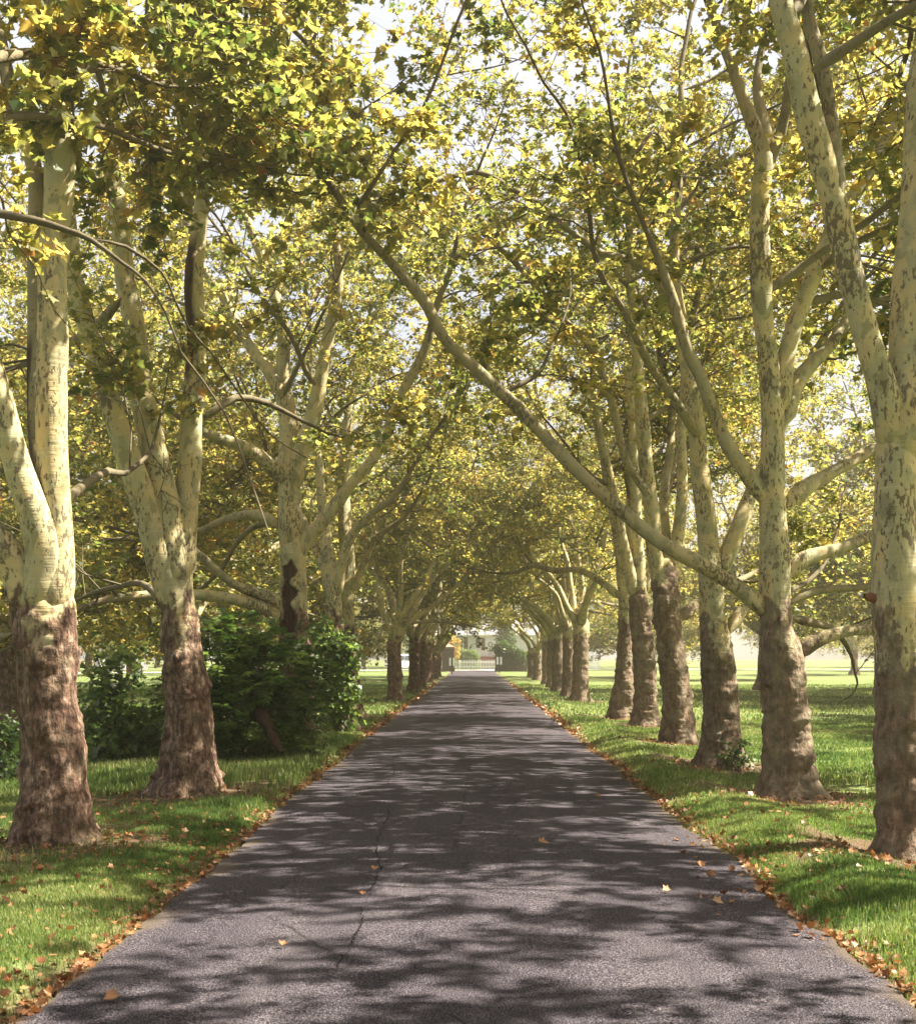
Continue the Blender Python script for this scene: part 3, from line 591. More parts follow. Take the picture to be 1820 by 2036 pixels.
plane_tree(204, 1347, 25.3, [(1500, 1295, 1402), (1480, 1310, 1386), (1440, 1312, 1380), (1380, 1314, 1376), (1300, 1303, 1362), (1220, 1296, 1356), (1160, 1292, 1350), (1110, 1292, 1350)], [
    Lm([(1315, 1180, 36), (1304, 1110, 34), (1296, 1040, 31), (1288, 960, 29), (1280, 880, 28), (1272, 800, 26), (1266, 720, 24), (1262, 640, 21), (1250, 560, 19), (1252, 480, 16), (1245, 400, 12)], .2, 5, t0=.55),
    Lm([(1332, 1170, 34), (1346, 1100, 28), (1352, 1020, 25), (1355, 940, 22), (1352, 860, 20), (1358, 780, 18), (1365, 680, 15)], .8, 5, t0=.5, brown=0),
    Lm([(1320, 1150, 26), (1325, 1080, 22), (1318, 1000, 19), (1330, 900, 16), (1335, 800, 14)], 1.4, 5, t0=.4, brown=0),
    Lm([(1350, 1230, 26), (1385, 1200, 18), (1430, 1170, 15), (1480, 1150, 12)], 1.5, 4, t0=.4, brown=-.5),
    Lm([(1300, 1000, 18), (1240, 900, 16), (1215, 800, 15), (1170, 690, 14), (1114, 629, 13), (1075, 576, 12), (1033, 531, 11), (991, 492, 10), (950, 455, 9), (900, 428, 8), (850, 415, 6)], -1.5, 1.5, t0=.4, brown=-1, src=False)],
    "fourth plane tree in the right row, dark torn bark where its limbs part", GROUP_R, 3.3, bark='bark_mossy', lod=1, extra=11, exlen=7, exz=(6, 10), dens=1.1)

plane_tree(205, 1281, 31.5, [(1460, 1240, 1322), (1445, 1252, 1310), (1400, 1256, 1308), (1330, 1258, 1306), (1260, 1252, 1300), (1200, 1250, 1290), (1160, 1250, 1288)], [
    Lm([(1272, 1200, 32), (1268, 1120, 26), (1264, 1040, 24), (1262, 950, 22), (1258, 860, 19), (1250, 760, 16), (1248, 660, 14)], .4, 5, t0=.5),
    Lm([(1262, 1190, 26), (1240, 1090, 20), (1222, 1000, 18), (1205, 920, 16), (1185, 830, 14)], -.6, 5, t0=.5, brown=0),
    Lm([(1280, 1180, 22), (1300, 1090, 17), (1320, 1000, 14), (1345, 900, 11)], .9, 5, t0=.4, brown=0)],
    "fifth plane tree in the right row, half overlapping the trunk behind it", GROUP_R, 3.2, bark='bark_mossy', lod=1, extra=9, exlen=6.5, exz=(5.5, 9.5), dens=1.4)

plane_tree(206, 1236, 35.2, [(1445, 1196, 1278), (1430, 1208, 1264), (1390, 1214, 1262), (1320, 1224, 1258), (1250, 1228, 1256), (1200, 1228, 1254), (1150, 1228, 1252)], [
    Lm([(1240, 1190, 24), (1232, 1100, 22), (1218, 1020, 20), (1205, 950, 18), (1190, 860, 15), (1178, 780, 13)], -.4, 6, t0=.45),
    Lm([(1244, 1190, 20), (1250, 1100, 17), (1252, 1000, 15), (1250, 900, 13)], .6, 6, t0=.45, brown=0),
    Lm([(1235, 1190, 20), (1205, 1165, 15), (1170, 1142, 13), (1140, 1132, 12), (1100, 1134, 11), (1060, 1124, 10), (1030, 1135, 8), (1000, 1140, 6)], .5, .8, t0=.3, brown=-.5, n=1.6)],
    "sixth plane tree in the right row with a low level limb reaching over the drive", GROUP_R, 2.6, bark='bark_mossy', lod=1, extra=9, exlen=6.5, exz=(5.5, 9.5), dens=1.4)

# ------------------------------------------------------------------ trees grown by rule: the rest of the avenue, and the park behind
def rule_tree(seed, X, Y, r, fork, H, lod, name, label, group, nl=6, spread=.55, low=2, zb=2.4, bark='bark', dens=1.0, slen=2.1, tint0=.455, start=.3, leafmat='leaf', lean=0.0, bias=(0, 0, 0)):
    rng = np.random.default_rng(seed); gz = float(ground_z(X, Y))
    root = empty(name, (X, Y, gz), label, "tree", group); off = (X, Y, gz)
    g = Geo(); crown = Geo(); ld = LOD[lod]
    zs = np.array([-.2, .0, .4, fork * .5, fork - .2, fork + .15]); rd = r * np.array([1.25, 1.15, 1.0, .95, .98, .9])
    column(g, rng, zs, X + np.array([0, 0, .02, .06, .1, .1]) * rng.normal(), np.full(6, Y), rd, zb, seed, sides=28 if lod < 2 else 18, dz=.05 if lod < 2 else .09, lumps=24)
    az0 = rng.random() * 6.28
    for k in range(nl + low):
        az = az0 + k * 2.4 + rng.normal() * .25
        if k < nl:
            upz = .7 + 1.3 * rng.random(); d = np.array([math.cos(az) * spread * 1.5, math.sin(az) * spread * 1.5, upz]) + np.array(bias); ln = (H - fork) * (.8 + .35 * rng.random()); rr = r * (.42 + .2 * rng.random()); z0 = fork - .25; up = .025
        else:
            d = np.array([math.cos(az), math.sin(az), .22 if name == 'plane_tree' else .10 + .3 * rng.random()]); ln = H * .42 * (.8 + .4 * rng.random()); rr = r * .3; z0 = fork - .1 + rng.random() * (1 if name == 'plane_tree' else 2); up = .0 if name == 'plane_tree' else -.022
        E, er = grow(rng, (X, Y, z0), d, rr, ln, up=up, wob=.12)
        P4 = spline(np.column_stack([E, er]), .3 if lod < 2 else .5); P, rad = P4[:, :3], P4[:, 3]
        gl = Geo(); dist = np.concatenate([[0], np.cumsum(np.linalg.norm(np.diff(P, axis=0), axis=1))])
        tube(gl, P, rad * (1 + .25 * np.exp(-((dist - .3) / .22) ** 2)) * np.clip(dist / .25, .02, 1) ** .5, 9 if lod < 2 else 6, 0, .1, rng, rad=rad, brown=.2 - dist * 1.4)
        foliate(rng, gl, crown, P, rad, start, 2.9 * dens, slen, tint0=tint0, **ld)
        # side limbs
        for q in range(3 if k < nl else 1):
            i = int(len(P) * (.3 + .5 * rng.random())); a2 = rng.random() * 6.28
            E2, er2 = grow(rng, P[i], np.array([math.cos(a2), math.sin(a2), .35]), max(.025, rad[i] * .55), ln * .45, up=.0, wob=.14)
            Q = spline(np.column_stack([E2, er2]), .4); tube(gl, Q[:, :3], Q[:, 3], 6, 0, rad=Q[:, 3], brown=-2.0)
            foliate(rng, gl, crown, Q[:, :3], Q[:, 3], .15, 3.0 * dens, slen, tint0=tint0, **ld)
        gl.build("limb", [M[bark]], root, off)
    g.build("trunk", [M[bark]], root, off)
    crown.build("crown", [M[leafmat], M[bark]], root, off, smooth=False)
    return root

# beside and behind the camera: their trunks stand outside the picture, their limbs hang into it
def L0():
    t = plane_tree(301, -380, 8.6, [(1900, -520, -240), (1700, -500, -260), (1400, -480, -280), (1000, -470, -290), (800, -470, -300)], [
        Lm([(-380, 420, 70), (-220, 400, 40), (-90, 402, 24), (0, 424, 18), (70, 436, 16), (130, 455, 14), (180, 475, 12), (240, 520, 8), (290, 560, 6), (330, 625, 4), (360, 700, 3)], .6, .3, t0=.5, n=3.0, slen=.7, brown=-1),
        Lm([(185, 475, 7), (250, 490, 6), (320, 540, 5), (345, 590, 4), (375, 650, 3), (420, 700, 2)], 1.0, .4, Y=.5, t0=.3, n=2.2, slen=.8, brown=-1, src=False),
        Lm([(-380, 500, 60), (-160, 330, 34), (0, 226, 15), (70, 190, 11), (140, 150, 9), (230, 140, 7), (330, 170, 5)], 3.6, .6, t0=.28, n=4.6, slen=1.25, brown=-1),
        Lm([(-380, 440, 60), (-120, 260, 30), (60, 230, 16), (200, 250, 12), (330, 300, 9), (440, 310, 7), (540, 330, 5)], 5.0, .6, t0=.28, n=4.6, slen=1.35, brown=-1),
        Lm([(-380, 300, 60), (-80, 130, 30), (130, 110, 17), (300, 160, 12), (430, 190, 9), (540, 240, 7), (610, 280, 5)], 6.0, .8, t0=.28, n=4.6, slen=1.5, brown=-1),
        Lm([(-380, 200, 60), (0, -40, 34), (250, -60, 20), (430, -30, 14), (560, 40, 10), (640, 120, 6)], 6.5, .8, t0=.35, n=4.5, slen=1.4, brown=-1)],
        "plane tree left of the camera, dark limb and leafy boughs hanging into the upper left", GROUP_L, 2.2, extra=3, exz=(7.5, 10), dens=.75, tint0=.47)
    return t
L0()

rule_tree(317, 4.9, 3.6, .40, 2.6, 14, 0, "plane_tree", "plane tree right of the camera shading the near drive", GROUP_R, nl=7, low=0, bark='bark_mossy', start=.25, bias=(1.1, -.1, .9), dens=1.8)
rule_tree(312, 4.3, 2.2, .40, 2.6, 14, 2, "plane_tree", "plane tree behind the camera on the right side of the drive", GROUP_R, nl=7, low=0, bark='bark_mossy', start=.25, bias=(.5, -.1, .6), dens=.8)
FL = ["far left row plane tree forking low into limbs, first beyond the stump tree",
      "plane tree of the far left row, second beyond the stump tree",
      "plane tree of the far left row, third beyond the stump tree",
      "plane tree of the far left row, fourth beyond the stump tree",
      "plane tree of the far left row, next but one to the left gate pier",
      "plane tree of the far left row standing next to the left gate pier"]
for i, (px, Y, r, fk) in enumerate([(787, 47.5, .27, 2.3), (822, 60, .26, 2.6), (836, 68, .2, 2.8), (850, 80, .25, 2.5), (862, 92, .24, 2.7), (869, 104, .22, 2.6)]):
    X = (px - CX) * Y / F
    if i == 0: pl0 = rule_tree(321, X, Y, r, fk, 14, 1, "plane_tree", FL[0], GROUP_L, nl=6, low=1, slen=2.2, dens=1.0)
    elif i == 1: pl1 = rule_tree(322, X, Y, r, fk, 14, 2, "plane_tree", FL[1], GROUP_L, nl=6, low=0, slen=2.2, dens=1.0)
    elif i == 3: pl2 = rule_tree(323, X, Y, r, fk, 14, 2, "plane_tree", FL[3], GROUP_L, nl=6, low=0, slen=2.2, dens=1.0)
    else: copy_tree(pl1 if i == 2 else pl2, (X, Y, 0), .25 * i - .5, FL[i], (1.1, 1.1, .74) if i > 3 else (.9 + .04 * i,) * 3)
FR = ["plane tree with a wide buttressed foot, nearest after the gap in the right row",
      "slim plane tree just behind the wide footed one after the gap in the right row",
      "plane tree in the far right row, third after the gap",
      "plane tree in the far right row, fourth after the gap",
      "plane tree in the far right row, fifth after the gap",
      "plane tree in the far right row, next but one to the ivy covered pier",
      "plane tree in the far right row, nearest to the ivy covered pier"]
for i, (px, Y, r, fk) in enumerate([(1152, 48.5, .30, 3.0), (1127, 54, .2, 3.2), (1108, 61, .26, 2.9), (1096, 69, .22, 3.0), (1085, 77, .22, 2.9), (1069, 90, .25, 2.9), (1055, 103, .25, 2.9)]):
    X = (px - CX) * Y / F
    if i == 0: pr0 = rule_tree(331, X, Y, r, fk, 14, 1, "plane_tree", FR[0], GROUP_R, nl=6, low=1, slen=2.2, dens=1.0, bark='bark_mossy')
    elif i == 2: pr1 = rule_tree(332, X, Y, r, fk, 14, 2, "plane_tree", FR[2], GROUP_R, nl=6, low=0, slen=2.2, dens=1.0, bark='bark_mossy')
    elif i == 5: pr2 = rule_tree(333, X, Y, r, fk, 14, 2, "plane_tree", FR[5], GROUP_R, nl=6, low=0, slen=2.2, dens=1.0, bark='bark_mossy')
    else: copy_tree(pr0 if i == 1 else pr1 if i < 5 else pr2, (X, Y, 0), .3 * i - .9, FR[i], (.75 if i == 1 else .88 + .02 * i,) * 2 + (.74 if i > 4 else .95 + .02 * i,))

for i, (X, Y) in enumerate([(4.1, -4.5), (4.0, -10), (4.2, -16), (-4.0, -6.5), (-4.2, -12.5), (-4.1, -19)]):  # unseen tree copies added behind the camera to cut sky light on the drive
    o = copy_tree(pr0 if i % 2 else pl0, (X, Y, 0), i * 1.1, "unseen plane tree added behind the camera to block skylight, %s" % ["first", "second", "third", "first on the left", "second on the left", "third on the left"][i]); o["group"] = GROUP_R if X > 0 else GROUP_L

pr2.scale = (1.1, 1.1, .76)
# park trees on the lawns behind the rows: leaf mass right down to man height
park = []
PK = [(-11.5, 33, 0), (-8.8, 41, 1), (-14, 62, 2), (19, 33, 0), (18, 52, 1), (27, 44, 2), (32, 56, 1), (-17, 44, 1), (-9.5, 56, 2), (-25, 52, 0), (-33, 66, 1), (-20, 78, 2), (-42, 88, 0), (-11.5, 90, 1), (-30, 104, 2), (-52, 112, 0), (-16, 116, 1),
      (-24, 150, 0), (-40, 152, 1), (-60, 150, 2), (-13, 158, 2), (-82, 140, 0), (-75, 100, 1),
      (23, 27, 0), (24, 37, 1), (21, 47, 2), (13.5, 62, 0), (26, 64, 1), (36, 78, 2), (20, 90, 0), (48, 96, 1), (12, 100, 2), (32, 112, 0), (62, 118, 1), (46, 134, 2),
      (22, 154, 1), (38, 158, 0), (58, 156, 2), (80, 146, 1), (14, 172, 0), (-6, 186, 1), (3, 190, 2), (-18, 184, 2), (28, 186, 1), (-44, 186, 0), (58, 190, 2)]
where = ["behind the left row near the bush", "on the left lawn", "far back on the left lawn", "beyond the street on the left", "just beyond the right row", "on the right lawn", "far back on the right lawn", "beyond the street on the right", "behind the house"]
looks = ["broad drooping park tree", "tall round headed park tree", "dense low branched park tree"]
zone = lambda X, Y: 0 if X < 0 and Y < 45 else 1 if X < 0 and Y < 80 else 2 if X < 0 and Y < 130 else 3 if X < -10 and Y < 180 else 8 if Y > 165 else 4 if Y < 40 else 5 if Y < 80 else 6 if Y < 130 else 7
ORD = ["nearest", "second", "third", "fourth", "fifth", "sixth"]
for i, (X, Y, k) in enumerate(PK):
    same = sorted([abs(a) + b * .01 for a, b, c in PK if c == k and zone(a, b) == zone(X, Y)])
    lab = looks[k] + " " + where[zone(X, Y)] + ("" if len(same) == 1 else ", %s to the drive" % ORD[same.index(abs(X) + Y * .01)] if same[0] == abs(X) + Y * .01 else ", %s from the drive" % ORD[same.index(abs(X) + Y * .01)])
    grp = "park trees on the left lawn" if X < 0 else "park trees on the right lawn"
    if len(park) < 3 and k == len(park):
        if True:
            park.append(rule_tree(400 + k, X, Y, [.34, .4, .3][k], [2.4, 3.0, 1.8][k], [13, 15, 12][k], 2, "park_tree", lab, grp, nl=6, low=9, slen=2.4, dens=1.15, tint0=[.5, .38, .44][k], spread=.65))
        continue
    o = copy_tree(park[k], (X, Y, float(ground_z(X, Y))), (i * 1.3) % 6.28, lab, (1.0 + .12 * math.sin(i * 2.1),) * 2 + (1.0 + .15 * math.cos(i * 1.7),)); o["group"] = grp

# ------------------------------------------------------------------ ground, drive, street
def sheet(name, xs, ys, zf, mat, extra=None):
    X, Y = np.meshgrid(xs, ys, indexing='xy'); g = Geo(); Z = zf(X, Y); at_ = {} if extra is None else {k: f(X, Y).ravel() for k, f in extra.items()}
    g.add(np.stack([X, Y, Z], -1).reshape(-1, 3), grid_faces(len(ys), len(xs), False), 0, **at_)
    o = g.build(name, mat); o["kind"] = "structure"; return o
TREES = [(o.location.x, o.location.y) for o in bpy.data.objects if o.name.startswith("plane_tree") and o.type == 'EMPTY']
def soil(X, Y):
    a = np.zeros_like(X)
    for tx, ty in TREES:
        d = np.hypot((X - tx) , (Y - ty) * .8); a = np.maximum(a, sm(1.5, .6, d + 1.2 * VN(X * 2.2 + ty, Y * 1.7)))
    e = np.abs(X) - 2.12 + .25 * VN(X * .7, Y * 1.3)
    a = np.maximum(a, .9 * sm(.30, .05, e) * (Y < 140))
    rut = np.exp(-((np.abs(X) - 3.55 + .5 * VN(X * 0, Y * .35)) / .22) ** 2) * (X > 0) * .55 * sm(30, 15, Y)
    return np.maximum(a, rut)
xs = np.unique(np.concatenate([-np.geomspace(10, 420, 18), np.arange(-10, 10.01, .16), np.geomspace(10, 420, 18)]))
ys = np.unique(np.concatenate([-np.geomspace(4, 60, 5), np.arange(-4, 24, .16), np.arange(24, 60, .5), np.arange(60, 150, 2), np.geomspace(150, 480, 12)]))
sheet("lawn_ground", xs, ys, ground_z, M['lawn'], {"soil": soil})
ex = np.array([-1, -.985, -.96, -.9, -.75, -.5, -.25, 0, .25, .5, .75, .9, .96, .985, 1.0]); ys2 = np.concatenate([np.arange(-6, 40, .12), np.arange(40, 146, 1.0)])
U, V = np.meshgrid(ex, ys2, indexing='xy')
half = 2.13 + .13 * VN(np.sign(U) * 3 + 5, V * .55) + .10 * VN2(np.sign(U) * 3 + 8, V * 2.6) + .05 * VN(np.sign(U) * 2, V * 7)
half = half + sm(132, 142, V) * 1.4
g = Geo(); RX = U * half; RZ = .012 + .05 * (1 - U ** 2) * .6 + .012 * VN(RX * .8, V * .35)
g.add(np.stack([RX, V, RZ], -1).reshape(-1, 3), grid_faces(len(ys2), len(ex), False), 0, edge=(sm(.955, 1.0, np.abs(U) + .08 * VN(RX * 4, V * 3)) * .75).ravel())
o = g.build("drive", M['asphalt']); o["kind"] = "structure"
rc = np.random.default_rng(8); ck = Geo()
for pts in ([(778, 1600), (768, 1650), (752, 1700), (748, 1745), (735, 1790)], [(722, 1800), (716, 1830), (705, 1858), (690, 1890), (668, 1930)], [(770, 1560), (778, 1530), (772, 1500)]):
    P = spline(np.array([((px - CX) * 1.66 / (py - CY), 1.66 * F / (py - CY), 0) for px, py in pts]), .05); n = len(P); P[:, 0] += np.cumsum(rc.normal(size=n)) * .006 + rc.normal(size=n) * .006
    wv = (.0015 + .0045 * rc.random(n)) * np.clip(np.sin(np.linspace(.05, 3.09, n)) * 3, 0, 1); zv = .012 + .03 * (1 - (P[:, 0] / 2.13) ** 2) + .010
    ck.add(np.stack([np.stack([P[:, 0] - wv, P[:, 1], zv], 1), np.stack([P[:, 0] + wv, P[:, 1], zv], 1)], 1).reshape(-1, 3), grid_faces(n, 2, False))
ck.build("crack", simple("crack_tar", (.010, .009, .010), .95, 0.0), o)
# cross street at the end of the drive
pl = spline(np.array([(-160, 70, 0), (-70, 100, 0), (-31, 123, 0), (-12, 138.5, 0), (0, 144, 0), (14, 148, 0), (50, 152, 0), (170, 158, 0)], float), 2)
T = unit(np.gradient(pl, axis=0)); N = np.stack([-T[:, 1], T[:, 0], T[:, 2] * 0], 1)
g = Geo(); a = pl - N * 0.6; b = pl + N * 5.0; zz = np.maximum(ground_z(a[:, 0], a[:, 1]), ground_z(b[:, 0], b[:, 1])) + .05; a[:, 2] = b[:, 2] = zz + .02
vv = np.stack([a, b], 1); g.add(vv.reshape(-1, 3), grid_faces(len(pl), 2, False)[:, ::-1]); o = g.build("street", M['street']); o["kind"] = "structure"

# ------------------------------------------------------------------ grass and leaf litter
rng = np.random.default_rng(77)
def blades(name, n, y0, y1, hgt, wid, pw, margin, lab):
    Y = y0 + (y1 - y0) * rng.random(n * 6) ** pw; lim = Y * .36 + margin; X = (rng.random(n * 6) * 2 - 1) * lim
    half_ = 2.08 + .1 * VN(X, Y * 2)
    ok = (np.abs(X) > half_)
    so = soil(X, Y); ok &= (rng.random(len(X)) > so * .93)
    ok &= (VN(X * 1.7, Y * 1.7) + .5 > rng.random(len(X)) * .42)
    X, Y = X[ok][:n], Y[ok][:n]; Z = ground_z(X, Y); n = len(X)
    ang = rng.random(n) * 6.283; rough = sm(.1, .4, VN(X * .8 + 3, Y * .8)) 
    bush = sm(5.0, 1.5, np.hypot(X + 2.9, (Y - 20.5) * .6)) * (X < -2.3)
    h = hgt * (.5 + .8 * rng.random(n)) * (1 + .6 * rough + 1.5 * bush) * np.where(np.abs(X) < 2.3, 1.1, 1)
    lean = .55 * rng.random(n); dx = np.cos(ang + 1.4 * rng.random(n)) * lean * h; dy = np.sin(ang + 1.4 * rng.random(n)) * lean * h
    wx, wy = np.cos(ang + 1.57) * wid, np.sin(ang + 1.57) * wid
    b = np.stack([X, Y, Z], 1); sd_ = np.stack([wx, wy, wx * 0], 1) * (.6 + .8 * rng.random((n, 1)))
    m = b + np.stack([dx * .4, dy * .4, h * .6], 1); tp = b + np.stack([dx, dy, h], 1)
    V = np.stack([b - sd_, b + sd_, m + sd_ * .8, m - sd_ * .8, tp], 1).reshape(-1, 3); k = np.arange(n)[:, None] * 5
    patch = .42 + .55 * VN(X * .55, Y * .55) + .25 * VN2(X * 2.5, Y * 2.5)
    tint = np.clip(patch + rng.normal(size=n) * .17 + (rng.random(n) < .05) * .45, 0, 1)
    g = Geo(); g.add(V, [k + np.array([[0, 1, 2, 3]]), k + np.array([[3, 2, 4]])], 0, tint=np.repeat(tint, 5))
    o = g.build(name, M['grass'], smooth=False); tag(o, lab, "grass", kind="stuff")
blades("grass", 280000, 5.2, 15, .038, .0028, .72, 1.2, "short green grass on the verges beside the near drive")
blades("grass", 230000, 14, 34, .050, .0065, .75, 1.8, "short green grass round the trunks farther along the drive")
blades("grass", 90000, 32, 75, .07, .016, .8, 3, "green lawn grass in the distance beside the drive")

g = Geo()
def litter(n, xf, y0, y1, pw, size, lift=.012):
    Y = y0 + (y1 - y0) * rng.random(n) ** pw; X = xf(Y, n); Z = np.where(np.abs(X) < 2.1, .012 + .03 * np.clip(1 - (X / 2.13) ** 2, 0, 1) + .006 * rng.random(n), ground_z(X, Y) + lift + .02 * rng.random(n))
    nrm = np.array([0, 0, 1.]) + rng.normal(size=(n, 3)) * .55; hd = rng.normal(size=(n, 3)); sz = size * (.5 + .8 * rng.random(n))
    t = LEAF0.copy(); t[:, 2] = .35 * np.abs(t[:, 0]) ** 1.0 + .18 * (t[:, 1] - .4) ** 2
    leaves(g, np.stack([X, Y, Z], 1), nrm, hd, sz, np.clip(rng.normal(size=n) * .25 + .38, 0, 1), t)
edge = lambda s, sp: (lambda Y, n: s * (2.16 + np.abs(rng.normal(size=n)) * sp - .05 + .13 * VN(Y * 0 + 3 * s + 5, Y * .55) + .25 * np.maximum(0, VN(Y * 0 + 9 * s, Y * .8)) * rng.random(n)))
for s_ in (-1, 1):
    litter(1700, edge(s_, .09), 5, 30, 1.25, .048); litter(700, edge(s_, .12), 28, 80, 1.2, .10)
litter(900, lambda Y, n: -(2.3 + rng.random(n) ** 1.3 * 2.6), 5.2, 15, .9, .046, .02)
litter(420, lambda Y, n: 2.3 + rng.random(n) ** 1.6 * 2.2, 5.2, 16, .9, .046, .02)
litter(55, lambda Y, n: 2.15 - rng.random(n) ** 1.6 * .6, 7.4, 12.5, 1, .055, .0)
for tx, ty in TREES:
    if 8 < ty < 36:
        n = 130; a = rng.random(n) * 6.283; d = .5 + .8 * rng.random(n); xx = tx + np.cos(a) * d; yy = ty - np.abs(np.sin(a)) * d * (rng.random(n) < .8)
        ok = np.abs(xx) > 2.2; t = LEAF0.copy(); t[:, 2] = .3 * np.abs(t[:, 0]); n = int(ok.sum())
        leaves(g, np.stack([xx[ok], yy[ok], ground_z(xx[ok], yy[ok]) + .03], 1), np.array([0, 0, 1.]) + rng.normal(size=(n, 3)) * .5, rng.normal(size=(n, 3)), .052 * (.5 + .8 * rng.random(n)), np.clip(rng.normal(size=n) * .25 + .35, 0, 1), t)
o = g.build("leaf_litter", M['litter'], smooth=False); tag(o, "dry orange brown leaves drifted along both edges of the drive", "dead leaves", kind="stuff")
LV = [(1070, 1677, .15, .7, "curled orange leaf lying in the middle of the drive"), (745, 1731, .10, .45, "small brown leaf beside the crack left of the drive's middle"), (234, 1976, .13, .6, "tan leaf near the left edge at the very front of the drive"),
      (1184, 1581, .11, .6, "orange leaf on the right half of the drive, farther off"), (720, 1780, .08, .3, "dark torn leaf lowest along the crack of the drive"), (1330, 1768, .11, .85, "pale leaf near the right edge of the drive"), (1415, 1788, .13, .9, "large pale leaf in the litter at the right road edge"), (560, 1880, .08, .5, "tiny brown leaf in shade on the left of the drive")]
for i, (px, py, sz, tn, lab) in enumerate(LV):
    Y = (EYE - .05) * F / (py - CY); X = (px - CX) * Y / F; g = Geo(); t = LEAF0.copy(); t[:, 2] = .55 * np.abs(t[:, 0]) + .5 * (t[:, 1] - .45) ** 2
    leaves(g, np.zeros((1, 3)), np.array([[.15, -.35, 1.]]), np.array([[math.cos(i * 2.), math.sin(i * 2.), .1]]), np.array([sz * .62]), np.array([tn]), t)
    o = g.build("fallen_leaf", M['litter'], smooth=False); o.location = (X, Y, .012 + .03 * (1 - (X / 2.13) ** 2) + .012); tag(o, lab, "leaf", "single leaves lying on the drive")

# ------------------------------------------------------------------ shrubs
def fronds(g, rng, base, d, length, npair, lsz, tint):
    """compound leaves: a drooping stalk with pairs of leaflets"""
    n = len(base); s = np.linspace(.18, 1, npair)
    D = unit(d); side = unit(np.cross(D, np.array([0, 0, 1.]))); upv = np.cross(side, D)
    P = base[:, None] + length[:, None, None] * (D[:, None] * s[None, :, None] + np.array([0, 0, -.45]) * (s ** 2)[None, :, None])
    Tn = unit(D[:, None] + np.array([0, 0, -.9]) * s[None, :, None])
    for sg in (-1, 1):
        hd = Tn * .45 + sg * side[:, None] + rng.normal(size=P.shape) * .12 + np.array([0, 0, -.15])
        nr = upv[:, None] * np.ones_like(P) + rng.normal(size=P.shape) * .22 + side[:, None] * sg * .25
        sz = lsz * (1 - .35 * np.abs(s - .5))[None] * (.8 + .4 * rng.random((n, 1)))
        leaves(g, P.reshape(-1, 3), nr.reshape(-1, 3), hd.reshape(-1, 3), sz.ravel(), np.clip(np.repeat(tint, npair) + rng.normal(size=n * npair) * .06, 0, 1), LEAFLET)
    K = np.linspace(0, 1, 4); Q = base[:, None] + length[:, None, None] * (D[:, None] * K[None, :, None] + np.array([0, 0, -.45]) * (K ** 2)[None, :, None])
    tubes(g, Q, np.broadcast_to(np.array([.005, .004, .003, .002]), (n, 4)), 3, 1, rad=0.0, brown=-2.0)

def shrub(name, label, cat, X, Y, lobes, nfr, kind, seed, leaf='bush_leaf', lsz=.12, tint0=.45, stems=16, group=None):
    """lobes: (dx, dy, z, rx, ry, rz) leafy masses carried on stems"""
    rng = np.random.default_rng(seed); gz = float(ground_z(X, Y)); root = empty(name, (X, Y, gz), label, cat, group); gs = Geo(); gl = Geo()
    L = np.array(lobes); wgt = L[:, 3] * L[:, 4] * L[:, 5]; wgt = wgt / wgt.sum(); c = rng.choice(len(L), nfr, p=wgt)
    u = unit(rng.normal(size=(nfr, 3))); rr = (.45 + .55 * rng.random(nfr) ** .6)[:, None]
    rough = 1 + .22 * VN(u[:, 0] * 3 + c * 3, u[:, 2] * 3 + u[:, 1] * 2)[:, None] * 2
    pos = np.array([X, Y, gz]) + L[c][:, :3] + u * L[c][:, 3:] * rr * rough
    ok = pos[:, 2] > gz + .06; pos, u, c = pos[ok], u[ok], c[ok]
    d = unit(u + np.array([0, 0, .45]) + rng.normal(size=u.shape) * .45)
    tint = np.clip(tint0 + rng.normal(size=len(pos)) * .26, 0, 1)
    if kind == 'frond': fronds(gl, rng, pos, d, .38 * (.7 + .6 * rng.random(len(pos))), 8, lsz, tint)
    else:
        q = 7; lp = np.repeat(pos, q, 0) + rng.normal(size=(len(pos) * q, 3)) * .10; dd = np.repeat(d, q, 0)
        leaves(gl, lp, np.array([0, 0, .6]) + rng.normal(size=lp.shape) * .5 + dd * .4, dd * .5 + rng.normal(size=lp.shape) * .8 + np.array([0, 0, -.3]), lsz * (.6 + .7 * rng.random(len(lp))), np.clip(np.repeat(tint, q) + rng.normal(size=len(lp)) * .12, 0, 1), LEAF0 if kind == 'lobed' else LEAF1)
    for k in range(stems):
        l = L[k % len(L)]; e = np.array([X, Y, gz]) + l[:3] + rng.normal(size=3) * l[3:] * .45; e[2] = max(e[2], gz + .25); b = np.array([X + l[0] * .4 + rng.normal() * .15, Y + l[1] * .4 + rng.normal() * .15, gz - .05])
        m = (b + e) / 2 + rng.normal(size=3) * .1; P = spline(np.array([b, m, e]), .1); tube(gs, P, np.linspace(.022, .005, len(P)), 5, 0, rad=.04, brown=1.0)
    gs.build("stems", [M['bark']], root, (X, Y, gz)); gl.build("foliage", [M[leaf], M['bark']], root, (X, Y, gz), smooth=False); return root
shrub("green_bush", "big dark green bush with feathery compound leaves between two left row trunks", "bush", -3.55, 21.2,
      [(-.95, .1, .9, .5, .5, .6), (-.15, 0, .70, .85, .8, .7), (-.45, 0, 1.45, .6, .6, .55), (.35, -.1, 1.3, .62, .6, .55), (.75, 0, .8, .5, .5, .6), (-.25, .1, 1.95, .4, .4, .3), (.5, .1, 1.8, .34, .35, .28), (-.7, -.1, .6, .4, .5, .6), (-.65, .2, 2.05, .3, .3, .25), (.8, 0, 1.4, .35, .35, .35)], 1250, 'frond', 501, lsz=.115, tint0=.56)
